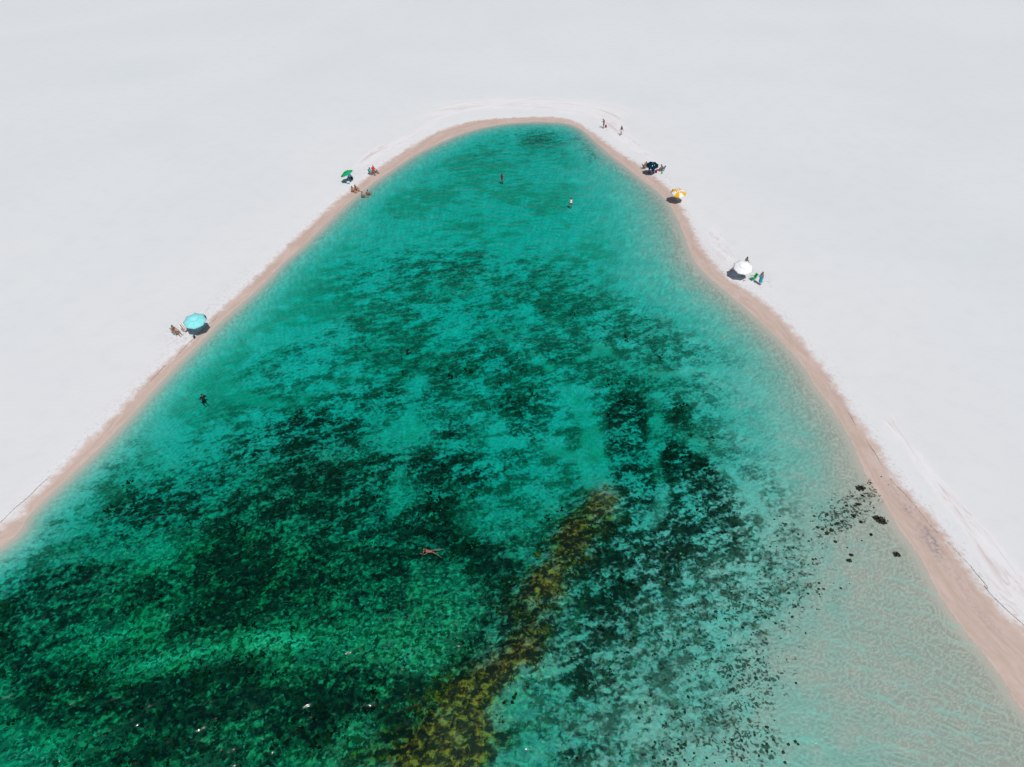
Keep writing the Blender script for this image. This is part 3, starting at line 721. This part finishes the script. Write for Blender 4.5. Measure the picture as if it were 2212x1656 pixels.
# ------------------------------------------------------------------ people
SKIN = {k: principled('skin_'+k, c, .55, var=.06) for k, c in dict(tan=(.30, .135, .08), brown=(.17, .075, .045), pale=(.40, .21, .14), red=(.34, .13, .08)).items()}
M_HAIR = mat((.012, .008, .006), .5); M_EYE = mat((.01, .008, .008), .3); M_LIP = mat((.25, .06, .05), .5)
V3 = Vector
def mirror(d): return {k: V3((v.x, -v.y, v.z)) for k, v in d.items()}
def joints(pose):
    J = {}
    def S(**k):
        for n, v in k.items():
            if n.endswith('_'):
                J[n+'l'] = V3(v); J[n+'r'] = V3((v[0], -v[1], v[2]))
            else: J[n] = V3(v)
    S(pelvis=(0, 0, .93), waist=(0, 0, 1.09), chest=(0, 0, 1.30), neck=(-.01, 0, 1.45), head=(.015, 0, 1.60), look=(1, 0, 0),
      sh_=(-.01, .175, 1.39), el_=(-.03, .235, 1.12), wr_=(.05, .25, .87), hip_=(0, .085, .90), kn_=(.02, .10, .49), an_=(-.02, .105, .085), toe_=(.16, .12, .03))
    if pose == 'phone':       # standing, head bowed over something held in both hands
        S(chest=(.02, 0, 1.30), neck=(.05, 0, 1.44), head=(.17, 0, 1.55), look=(.6, 0, -.8), el_=(.02, .22, 1.12), wr_=(.27, .08, 1.18))
    elif pose == 'walk':
        J['kn_l'] = V3((.20, .09, .52)); J['an_l'] = V3((.30, .10, .09)); J['toe_l'] = V3((.47, .11, .05))
        J['kn_r'] = V3((-.05, -.09, .48)); J['an_r'] = V3((-.30, -.10, .12)); J['toe_r'] = V3((-.16, -.11, .03))
        J['wr_l'] = V3((-.12, .27, .88)); J['wr_r'] = V3((.16, -.26, .89)); J['el_l'] = V3((-.08, .24, 1.12))
    elif pose == 'towel':
        S(el_=(.04, .27, 1.13), wr_=(.20, .06, 1.16))
    elif pose == 'wade':
        S(el_=(.02, .30, 1.14), wr_=(.16, .36, .98), kn_=(.05, .12, .49))
    elif pose == 'hips':
        S(el_=(-.10, .40, 1.14), wr_=(.04, .20, 1.00))
    elif pose == 'chair':
        S(pelvis=(-.10, 0, .37), waist=(-.15, 0, .50), chest=(-.23, 0, .70), neck=(-.27, 0, .86), head=(-.23, 0, 1.01), sh_=(-.26, .175, .80),
          el_=(-.14, .27, .56), wr_=(.10, .23, .52), hip_=(-.06, .09, .36), kn_=(.36, .13, .44), an_=(.56, .12, .07), toe_=(.73, .14, .04))
    elif pose == 'lean':      # on a chair, bent forward with the forearms on the knees
        S(pelvis=(-.12, 0, .38), waist=(-.08, 0, .53), chest=(.04, 0, .70), neck=(.14, 0, .83), head=(.24, 0, .95), sh_=(.08, .175, .79),
          el_=(.17, .24, .55), wr_=(.36, .14, .50), hip_=(-.08, .09, .37), kn_=(.34, .14, .44), an_=(.42, .12, .07), toe_=(.60, .14, .04))
    elif pose == 'sand':
        S(pelvis=(0, 0, .13), waist=(-.06, 0, .26), chest=(-.10, 0, .46), neck=(-.10, 0, .62), head=(-.05, 0, .77), sh_=(-.10, .175, .56),
          el_=(.04, .26, .36), wr_=(.27, .17, .42), hip_=(.03, .09, .13), kn_=(.42, .13, .42), an_=(.66, .12, .07), toe_=(.82, .14, .04))
    elif pose == 'flat':
        S(pelvis=(0, 0, .13), waist=(-.03, 0, .27), chest=(-.02, 0, .47), neck=(0, 0, .62), head=(.05, 0, .77), sh_=(-.01, .18, .56),
          el_=(-.02, .30, .34), wr_=(.20, .36, .22), hip_=(.03, .09, .12), kn_=(.46, .14, .14), an_=(.88, .16, .06), toe_=(.98, .18, .12))
    elif pose == 'kneel':
        S(pelvis=(0, 0, .50), waist=(0, 0, .66), chest=(.01, 0, .87), neck=(.0, 0, 1.02), head=(.03, 0, 1.17), sh_=(0, .185, .96),
          el_=(.02, .30, .74), wr_=(.22, .27, .60), hip_=(0, .085, .47), kn_=(.10, .13, .06), an_=(-.32, .13, .06), toe_=(-.46, .14, .04))
    elif pose == 'lie':
        S(pelvis=(0, 0, .34), waist=(-.14, 0, .40), chest=(-.32, 0, .52), neck=(-.44, 0, .63), head=(-.52, 0, .76), sh_=(-.39, .175, .59),
          el_=(-.22, .27, .42), wr_=(.02, .24, .38), hip_=(.05, .09, .32), kn_=(.48, .12, .34), an_=(.86, .12, .10), toe_=(1.00, .15, .16))
    elif pose == 'swim':
        S(pelvis=(0, 0, -.05), waist=(.15, 0, -.03), chest=(.36, 0, .0), neck=(.50, 0, .05), head=(.62, 0, .15), look=(1, 0, -.15), sh_=(.44, .17, .02),
          hip_=(-.03, .085, -.06))
        J.update(el_l=V3((.66, .34, .05)), wr_l=V3((.90, .22, .06)), el_r=V3((.70, -.26, .06)), wr_r=V3((.72, -.02, .09)),
                 kn_l=V3((-.40, .32, -.12)), an_l=V3((-.68, .58, -.17)), toe_l=V3((-.80, .70, -.2)),
                 kn_r=V3((-.44, -.12, -.10)), an_r=V3((-.86, -.14, -.12)), toe_r=V3((-1.0, -.15, -.15)))
    return J
def person(loc, rz, pose, label, skin='tan', hair='short', wear=(), scale=1.0, turn=0.0):
    J = joints(pose); lat = (J['sh_l']-J['sh_r']).normalized(); hlat = (J['hip_l']-J['hip_r']).normalized()
    k = Kit()
    k.cone(J['pelvis']+(J['pelvis']-J['waist'])*.35, J['pelvis'], (.12, .09), (.165, .11), hlat, 14)
    k.cone(J['pelvis'], J['waist'], (.165, .11), (.135, .092), lat, 14)
    k.cone(J['waist'], J['chest'], (.135, .092), (.168, .115), lat, 14)
    k.cone(J['chest'], J['neck'], (.168, .112), (.075, .062), lat, 14)
    hd = J['head']; nk = J['neck']
    k.cone(nk-(hd-nk)*.3, hd, .062, .05)
    f = J['look'].normalized(); f = Matrix.Rotation(turn, 3, 'Z') @ f
    u = V3((0, 0, 1)); u = (u-f*u.dot(f)); u = u.normalized() if u.length > .05 else V3((1, 0, 0)); sdv = u.cross(f)
    B = Matrix((f, sdv, u)).transposed()
    def H(x, y, z): return hd + B @ V3((x, y, z))
    k.ell(H(-.01, 0, .02), (.098, .077, .108), B, 14, 10); k.ell(H(.022, 0, -.05), (.066, .056, .068), B, 12, 8)
    k.cone(H(.075, 0, .02), H(.105, 0, -.022), .008, .017); k.cone(H(.105, 0, -.022), H(.075, 0, -.04), .017, .01)
    for sg in (-1, 1): k.ell(H(-.01, sg*.08, -.01), (.026, .013, .034), B, 8, 6)
    for e in ('l', 'r'):
        sh, el, wr = J['sh_'+e], J['el_'+e], J['wr_'+e]
        k.ell(sh, (.068, .066, .066)); k.cone(J['chest'].lerp(J['neck'], .45), sh, .085, .06)
        k.cone(sh, el, .055, .041); k.ell(el, (.041, .041, .041)); k.cone(el, wr, .043, .027)
        d = (wr-el).normalized(); sidev = d.cross(V3((0, 0, 1)) if abs(d.z) < .8 else V3((1, 0, 0))).normalized(); up = sidev.cross(d)
        pc = wr+d*.055; Mh = Matrix((d, sidev, up)).transposed(); k.ell(pc, (.06, .043, .019), Mh, 10, 7); k.cone(wr, pc, .026, .03)
        for q, (o_, L_) in enumerate(((-.032, .062), (-.011, .078), (.011, .082), (.032, .070))):
            b0 = pc+d*.038+sidev*o_; b1 = b0+d*L_*.55+sidev*o_*.15-up*.008; b2 = b1+d*L_*.42-up*.026
            k.cone(b0, b1, .0105, .0098, n=6); k.cone(b1, b2, .0098, .0085, n=6); k.ell(b2, (.009, .009, .009), None, 6, 5)
        sg = 1 if e == 'l' else -1
        b0 = pc-d*.018+sidev*.034*-sg; b1 = b0+d*.03+sidev*.032*-sg-up*.006; b2 = b1+d*.035+sidev*.008*-sg-up*.012
        k.cone(b0, b1, .0135, .0115, n=6); k.cone(b1, b2, .0115, .0095, n=6)
        hp, kn, an, to = (J[n+e] for n in ('hip_', 'kn_', 'an_', 'toe_'))
        k.ell(hp, (.088, .088, .09)); k.cone(hp, kn, .088, .057, n=12); k.ell(kn, (.058, .058, .058)); mid = kn.lerp(an, .33)
        k.cone(kn, mid, .054, .058); k.cone(mid, an, .058, .036); k.ell(an, (.038, .038, .04))
        heel = an-(to-an).normalized()*.045; heel.z = min(heel.z, an.z-.02) if pose not in ('swim', 'lie', 'kneel') else heel.z
        k.ell(heel, (.036, .034, .03)); k.cone(heel, to, (.034, .03), (.044, .018)); k.ell(to, (.045, .042, .018))
    body = k.build('person', SKIN[skin], None, True, .0125)
    me = body.data; me.materials.append(M_EYE); me.materials.append(M_LIP)
    eyes = [H(.082, .032, .02), H(.082, -.032, .02)]; mouth = H(.088, 0, -.068)
    for p in me.polygons:
        if min((p.center-e).length for e in eyes) < .018: p.material_index = 1
        elif (p.center-mouth).length < .02: p.material_index = 2
    body.location = loc; body.rotation_euler = (0, 0, rz); body.scale = (scale,)*3
    tag(body, label, 'person')
    # hair
    if hair:
        h = Kit(); h.ell(H(-.022, 0, .035), (.098, .086, .105), B, 14, 9)
        if hair == 'long':
            back = H(-.085, 0, -.03); dn = (J['waist']-J['neck']).normalized(); tip = back+dn*.30-f*.05
            h.cone(H(-.06, 0, .04), back, (.075, .06), (.085, .05), sdv); h.cone(back, tip, (.085, .05), (.045, .022), sdv)
        if hair == 'bun': h.ell(H(-.11, 0, .09), (.042, .042, .042), B)
        ho = h.build('hair', M_HAIR, body, True, .013)
        # keep the face free
    for item, color in wear:
        c = Kit(); m = mat(color, .85); g = .016
        P, W, C, N = J['pelvis'], J['waist'], J['chest'], J['neck']
        if item in ('shirt', 'long_shirt', 'tank_top'):
            c.cone(P, W, (.165+g, .11+g), (.137+g, .094+g), lat, 14); c.cone(W, C, (.137+g, .094+g), (.168+g, .115+g), lat, 14)
            c.cone(C, C.lerp(N, .8), (.168+g, .113+g), (.085+g, .06+g), lat, 14)
            if item != 'tank_top':
                for e in ('l', 'r'):
                    sh, el, wr = J['sh_'+e], J['el_'+e], J['wr_'+e]
                    c.cone(C.lerp(N, .45), sh, .095, .075); c.ell(sh, (.08, .08, .078)); end = el if item == 'long_shirt' else sh.lerp(el, .62)
                    c.cone(sh, end, .070, .058)
                    if item == 'long_shirt': c.ell(el, (.056, .056, .056)); c.cone(el, el.lerp(wr, .93), .056, .04)
        elif item in ('shorts', 'swim_trunks', 'trousers'):
            c.cone(P+(P-W)*.35, P, (.13+g, .10+g), (.165+g, .11+g), hlat, 14); c.cone(P, P.lerp(W, .4), (.165+g, .11+g), (.152+g, .10+g), lat, 14)
            for e in ('l', 'r'):
                hp, kn = J['hip_'+e], J['kn_'+e]; c.ell(hp, (.105, .105, .105)); c.cone(hp, hp.lerp(kn, .78 if item != 'shorts' else .45), .104, .088)
        elif item == 'bikini_top':
            a, b = W.lerp(C, .78), C.lerp(N, .22); c.cone(a, b, (.160+g, .108+g), (.160+g, .110+g), lat, 14)
        elif item == 'bikini_bottom':
            c.cone(P+(P-W)*.45, P.lerp(W, .15), (.11+g, .09+g), (.163+g, .11+g), hlat, 14)
            for e in ('l', 'r'): c.ell(J['hip_'+e], (.097, .097, .085))
        elif item == 'swimsuit':
            c.cone(P+(P-W)*.45, P, (.11+g, .09+g), (.165+g, .11+g), hlat, 14); c.cone(P, W, (.165+g, .11+g), (.137+g, .094+g), lat, 14); c.cone(W, C, (.137+g, .094+g), (.165+g, .115+g), lat, 14)
        elif item == 'towel':
            c.cone(C.lerp(N, .1), P, (.205, .15), (.225, .17), lat, 16); c.cone(P, P+V3((.02, 0, -.55)), (.225, .17), (.25, .185), lat, 16)
            c.cone(C+V3((.12, .05, -.1)), C+V3((.14, -.34, -.18)), (.05, .08), (.03, .11), V3((0, 0, 1))); c.cone(P+V3((.1, -.15, .05)), P+V3((.12, -.36, -.02)), .07, .035)
        elif item == 'cap':
            c.ell(H(-.012, 0, .06), (.105, .09, .085), B, 14, 9); c.ell(H(.10, 0, .055), (.07, .065, .012), B)
        elif item == 'hat':
            c.ell(H(-.012, 0, .075), (.10, .09, .085), B, 14, 9); c.ell(H(-.01, 0, .05), (.19, .18, .014), B, 16, 6)
        c.build(item, m, body, True, .014 if item != 'towel' else .018)
    return body

# ------------------------------------------------------------------ bags and boxes
def backpack(loc, rz, color, label, s=1.0, pocket=None):
    root = empty('backpack', loc, rz); tag(root, label, 'bag'); m = mat(color, .8); root.scale = (s,)*3
    k = Kit(); k.ell((0, 0, .23), (.13, .17, .25), None, 14, 10); k.box((0, 0, .16), (.11, .155, .155), bev=.4); k.build('main_pouch', m, root, True, .014)
    k = Kit(); k.ell((.11, 0, .15), (.07, .125, .12), None, 12, 8); k.build('front_pocket', mat(pocket or tuple(c*1.4 for c in color), .8), root)
    k = Kit(); k.tube([(-.04, -.05, .45), (-.05, -.03, .52), (-.05, .03, .52), (-.04, .05, .45)], .012); k.build('handle', mat((.05, .02, .03)), root)
    for sg in (-1, 1):
        k = Kit(); k.tube([(-.08, sg*.08, .42), (-.17, sg*.09, .34), (-.19, sg*.10, .18), (-.11, sg*.11, .05)], .016); k.build('strap', mat((.05, .02, .03)), root)
    return root
def tote(loc, rz, color, label, s=1.0):
    root = empty('beach_bag', loc, rz); tag(root, label, 'bag'); m = mat(color, .85); root.scale = (s,)*3
    k = Kit(); k.cone((0, 0, 0), (0, 0, .06), (.17, .10), (.21, .13), V3((0, 1, 0)), 14); k.cone((0, 0, .06), (0, 0, .30), (.21, .13), (.24, .12), V3((0, 1, 0)), 14); k.build('pouch', m, root, True, .014)
    for sg in (-1, 1):
        k = Kit(); k.tube([(sg*.11, -.11, .28), (sg*.09, -.07, .43), (sg*.09, .07, .43), (sg*.11, .11, .28)], .011); k.build('handle', m, root)
    return root
def cooler(loc, rz, body, lid, label, h=(.20, .14, .13)):
    root = empty('cool_box', loc, rz); tag(root, label, 'cool box')
    Kit().box((0, 0, h[2]), h, bev=.2).build('box', mat(body, .5), root, False)
    Kit().box((0, 0, 2*h[2]+.035), (h[0]+.012, h[1]+.012, .033), bev=.35).build('lid', mat(lid, .45), root, False)
    k = Kit(); k.tube([(0, -h[1]-.02, 2*h[2]-.02), (0, -h[1]-.025, 2*h[2]+.12), (0, h[1]+.025, 2*h[2]+.12), (0, h[1]+.02, 2*h[2]-.02)], .011); k.build('handle', mat(lid, .45), root)
    return root
def sandal(loc, rz, label):
    root = empty('sandal', loc, rz); tag(root, label, 'sandal', 'pair of dark sandals')
    k = Kit(); k.ell((.07, 0, .015), (.09, .05, .014), None, 12, 5); k.ell((-.07, 0, .015), (.075, .04, .014), None, 12, 5); k.build('sole', mat((.03, .03, .035)), root, True, .012)
    k = Kit(); k.tube([(.0, -.045, .02), (.03, 0, .06), (.0, .045, .02)], .008); k.build('strap', mat((.02, .02, .02)), root)
    return root

PI = math.pi
# ------------------------------------------------------------------ left shore: turquoise parasol
parasol(at_h(622, 1022, 1.60), 1.20, 1.60, [(.30, .83, .84)], 'pale turquoise octagonal parasol with vented top on the left shore', tilt=(13, -80), thru=.10, turn=.25, tint=(.0, .62, .60))
beach_chair(at(594, 1057), R(-25), [(.75, .74, .76), (.20, .06, .22), (.75, .74, .76), (.72, .32, .06), (.75, .74, .76)], 'empty low chair with white, purple and orange stripes beside the turquoise parasol')
beach_chair(at(564, 1067), R(-22), [(.10, .45, .48), (.75, .48, .10), (.10, .45, .48), (.75, .48, .10)], 'turquoise and yellow striped low chair holding the sunbather left of the turquoise parasol')
person(at(564, 1067), R(-22), 'chair', 'sunbather with long dark hair and dark red top sitting left of the turquoise parasol', 'tan', 'long', [('bikini_top', (.10, .008, .02)), ('bikini_bottom', (.10, .008, .02))])
tote(at(621, 1078), .4, (.02, .018, .03), 'black bag on the wet sand just below the turquoise parasol\'s shadow', .85)
backpack(at(655, 1017), 2.0, (.02, .03, .03), 'black backpack half hidden behind the turquoise parasol, nearest the water')
# ------------------------------------------------------------------ left shore: green parasol and the people by it
parasol(at_h(1110, 553, 1.45), 1.06, 1.45, [(.015, .42, .16)], 'bright green parasol leaning to the left above a blue chair', tilt=(24, 175), thru=.05, turn=.1)
beach_chair(at(1118, 570), R(-60), [(.03, .10, .25), (.05, .22, .42), (.03, .10, .25)], 'dark blue low chair under the leaning green parasol')
backpack(at(1124, 571), .6, (.012, .010, .012), 'black backpack next to the blue chair by the green parasol')
tote(at(1111, 571), .2, (.22, .03, .09), 'dark pink bag beside the blue chair under the green parasol', .7)
cooler(at(1112, 586), .3, (.05, .32, .45), (.80, .84, .85), 'blue cool box with white lid in the green parasol\'s shadow')
person(at(1186, 557), R(-20), 'chair', 'person in a turquoise shirt and pink-red shorts seated left of the one in red', 'brown', 'short', [('shirt', (.02, .45, .50)), ('shorts', (.62, .04, .10))])
beach_chair(at(1186, 557), R(-20), [(.05, .05, .07), (.08, .08, .10), (.05, .05, .07)], 'dark low chair under the person in turquoise near the green parasol')
person(at(1197, 551), R(-25), 'chair', 'person in a bright red shirt and pale blue shorts seated by the water', 'brown', 'short', [('long_shirt', (.80, .015, .012)), ('swim_trunks', (.35, .62, .72))])
beach_chair(at(1197, 551), R(-25), [(.03, .03, .05), (.07, .05, .10), (.03, .03, .05)], 'dark low chair under the person in the red shirt')
person(at(1126, 612), R(-35), 'sand', 'long-haired bather in a yellow bikini sitting on wet sand, left of two', 'tan', 'long', [('bikini_top', (.60, .36, .03)), ('bikini_bottom', (.60, .36, .03))])
person(at(1136, 607), R(-35), 'sand', 'long-haired bather in a dark swimsuit sitting on wet sand, right of two', 'red', 'long', [('swimsuit', (.05, .03, .09))])
person(at(1156, 627), R(10), 'flat', 'bare-backed bather sitting in the shallows nearest the pair on wet sand', 'red', 'short', [('swim_trunks', (.02, .05, .06))])
person(at(1174, 621), R(70), 'flat', 'bare-backed bather sitting in the shallows farthest out below the green parasol', 'tan', 'short', [('swim_trunks', (.03, .04, .08))], turn=.5)
# ------------------------------------------------------------------ in the water
person(at(1602, 575), R(75), 'wade', 'long-haired wader in red standing waist-deep at the far end of the lagoon', 'brown', 'long', [('swimsuit', (.14, .006, .02))])
person(at(1822, 654), R(100), 'wade', 'wader in a white top and black shorts standing nearer the right shore', 'pale', 'short', [('tank_top', (.78, .78, .78)), ('shorts', (.015, .015, .02))], .96)
person(at(649, 1274), R(140), 'kneel', 'bather in a black long-sleeved top alone in the left shallows', 'brown', 'short', [('long_shirt', (.006, .006, .009)), ('shorts', (.006, .006, .009))])
p = at(1378, 1755)
person((p.x, p.y, -.09), R(188), 'swim', 'swimmer in a pink bikini floating face down over dark weed in the foreground', 'tan', 'bun', [('bikini_top', (.45, .05, .10)), ('bikini_bottom', (.22, .02, .02))], .86)
# ------------------------------------------------------------------ right shore, far end
person(at(1926, 409), R(185), 'phone', 'standing person in navy shirt and long shorts with bowed head at the far shore', 'red', 'short', [('shirt', (.010, .022, .05)), ('swim_trunks', (.008, .015, .035))])
backpack(at(1933.5, 406.5), -1.2, (.18, .012, .025), 'red backpack on the sand behind the person in navy', 1.05, (.6, .08, .12))
person(at(1982, 431), R(215), 'walk', 'person in red bikini top and pale blue shorts walking on the far right shore', 'brown', 'long', [('bikini_top', (.55, .03, .05)), ('shorts', (.45, .72, .80))], .95)
# ------------------------------------------------------------------ right shore: dark parasol
parasol(at_h(2082, 526, 1.50), .99, 1.50, [(.006, .030, .048)], 'dark navy parasol shading bags on the far right shore', tilt=(15, -95), thru=.02, turn=.2, marks={5: (.15, .62, .035, (.55, .72, .78)), 6: (.28, .5, .05, (.40, .58, .65))}, vent=True)  # marks: two pale strips laid over the panels
person(at(2057, 537), R(25), 'lean', 'bather in an orange bikini sitting left of the dark navy parasol', 'tan', 'long', [('bikini_top', (.75, .25, .03)), ('bikini_bottom', (.75, .25, .03))])
beach_chair(at(2057, 537), R(25), [(.08, .08, .10), (.12, .12, .14), (.08, .08, .10)], 'dark low chair under the bather in orange by the navy parasol')
person(at(2071, 551), R(-60), 'hips', 'standing person mostly hidden behind the dark navy parasol', 'brown', 'short', [('swim_trunks', (.02, .02, .03))])
beach_chair(at(2084, 550), R(-85), [(.04, .30, .50), (.05, .38, .58), (.04, .30, .50)], 'blue low chair piled with a purple bag under the navy parasol')
q = at(2084, 550); tote((q.x, q.y+.03, q.z+.29), 1.2, (.24, .02, .26), 'purple bag on the blue chair under the navy parasol', .8)
backpack(at(2093.5, 551), .8, (.13, .01, .09), 'maroon backpack on the sand at the right edge of the navy parasol\'s shade')
cooler(at(2100, 543), .2, (.62, .02, .05), (.80, .80, .80), 'red cool box with white lid between navy parasol and seated person')
beach_chair(at(2113, 545), R(190), [(.02, .32, .48), (.03, .42, .56), (.02, .32, .48)], 'bright blue low chair holding the person right of the navy parasol')
person(at(2113, 545), R(190), 'lean', 'bare-chested person on a bright blue chair right of the navy parasol', 'tan', 'short', [('swim_trunks', (.10, .03, .03))])
tote(at(2112, 553.5), .1, (.02, .42, .36), 'turquoise-green bag on the sand in front of the bright blue chair', .85)
# ------------------------------------------------------------------ yellow and white parasol
parasol(at_h(2165, 614, 1.45), 1.12, 1.45, [(.86, .46, .006), (.82, .83, .84)], 'yellow and white striped parasol standing alone on the right shore', tilt=(17, -90), thru=.03, turn=R(-137), vent=False,
        marks={1: (.28, .42, .07, (.10, .22, .55)), 5: (.34, .48, .07, (.10, .22, .55)), 7: (.30, .40, .06, (.10, .16, .40))})  # small blue printed marks on three white panels
# ------------------------------------------------------------------ white parasol
parasol(at_h(2371, 851, 1.48), 1.17, 1.48, [(.93, .94, .95)], 'white octagonal parasol on the right shore', tilt=(20, -100), thru=.04, turn=.1)
person(at(2377, 858), R(200), 'hips', 'long-haired bather in a turquoise bikini standing behind the white parasol', 'tan', 'long', [('bikini_top', (.02, .42, .48)), ('bikini_bottom', (.02, .42, .48))], .97)
person(at(2352, 858), R(205), 'lie', 'person lying under the white parasol, only bare legs showing at its left', 'tan', 'short', [('swim_trunks', (.04, .04, .06))])
beach_chair(at(2354, 857), R(205), [(.03, .12, .30), (.05, .20, .42), (.03, .12, .30)], 'blue low chair under the person lying beneath the white parasol')
beach_chair(at(2371, 880), R(200), [(.01, .12, .08), (.02, .20, .30), (.01, .12, .08)], 'dark green low chair in the white parasol\'s shadow')
beach_chair(at(2401, 893), R(195), [(.01, .55, .14), (.015, .03, .06), (.01, .55, .14)], 'bright green and black low chair between the white parasol and the person in the towel', frame=(.05, .6, .3))
person(at(2425, 908), R(205), 'towel', 'person wrapped in a bright blue towel standing right of the white parasol', 'red', 'long', [('towel', (.015, .36, .50))])
sandal(at(2373, 896), .9, 'dark sandal below the white parasol\'s shadow, left of the pair')
sandal(at(2377, 894.5), .6, 'dark sandal below the white parasol\'s shadow, right of the pair')

# ------------------------------------------------------------------ drift line: thin strings of dark weed and twigs along the wet edge
def drift(px, label, width=.035, seed=5):
    q = np.random.default_rng(seed); P = catmull(gps([(x/1.4774, y/1.4774) for x, y in px]), 8)
    V, Fc = [], []
    for a, b in zip(P[:-1], P[1:]):
        L = np.hypot(*(b-a)); n = max(2, int(L/.035))
        d = (b-a)/L; nn = np.array([-d[1], d[0]])
        for i in range(n):
            c = a+(b-a)*(i/n)
            dens = vnoise(np.array([c[0]*.45]), np.array([c[1]*.45]))[0]
            if q.random() > np.clip((dens-.22)*2.4, 0, 1): continue
            off = .12*(vnoise(np.array([c[0]*1.1+5]), np.array([c[1]*1.1]))[0]-.5)+q.normal(0, width*.6)
            c = c+nn*off; z = height(*c)
            ang = math.atan2(d[1], d[0])+q.normal(0, .5); l = q.uniform(.03, .10); w = q.uniform(.008, .02)*(.5+width*18)
            ax, bx = np.array([math.cos(ang), math.sin(ang)])*l, np.array([-math.sin(ang), math.cos(ang)])*w
            k = len(V)
            V += [(*(c-ax), z+.004), (*(c-bx), z+.006), (*(c+ax), z+.004), (*(c+bx), z+.006), (*c, z+.03)]
            Fc += [(k, k+1, k+4), (k+1, k+2, k+4), (k+2, k+3, k+4), (k+3, k, k+4)]
    o = mesh_obj('drift_line', V, Fc, M_DRIFT); tag(o, label, 'drift line', kind='stuff')
M_DRIFT = principled('drift_debris', (.25, .17, .14), .9, var=.5, scale=20)
z7 = lambda L: [(2500+x/2.366, 1200+y/2.366) for x, y in L]
z3 = lambda L: [(2200+x/1.955, 1600+y/1.955) for x, y in L]
z8 = lambda L: [(x/2.07, 1000+y/2.07) for x, y in L]
drift(z7([(400,130),(480,270),(600,450),(700,600),(760,700),(850,830),(930,915),(1000,1000),(1060,1070),(1110,1140),(1160,1190)]), 'dark drift line along the upper part of the right wet sand', .022, 5)
drift(z7([(1230,1250),(1290,1310),(1400,1430),(1530,1600)])+z3([(1840,540),(1960,670),(2088,782),(2150,840)]), 'dark drift line at the lower right wet sand edge', .026, 6)
drift(z8([(-40,1440),(0,1400),(90,1308),(190,1218),(260,1148),(380,1040),(470,950)]), 'dark drift line at the lower left wet sand edge', .02, 7)
drift(z8([(1000,445),(1090,352),(1140,318),(1200,250),(1280,170)])+[(663,1040),(680,1026),(696,1009)], 'dark drift line running past the turquoise parasol', .02, 8)
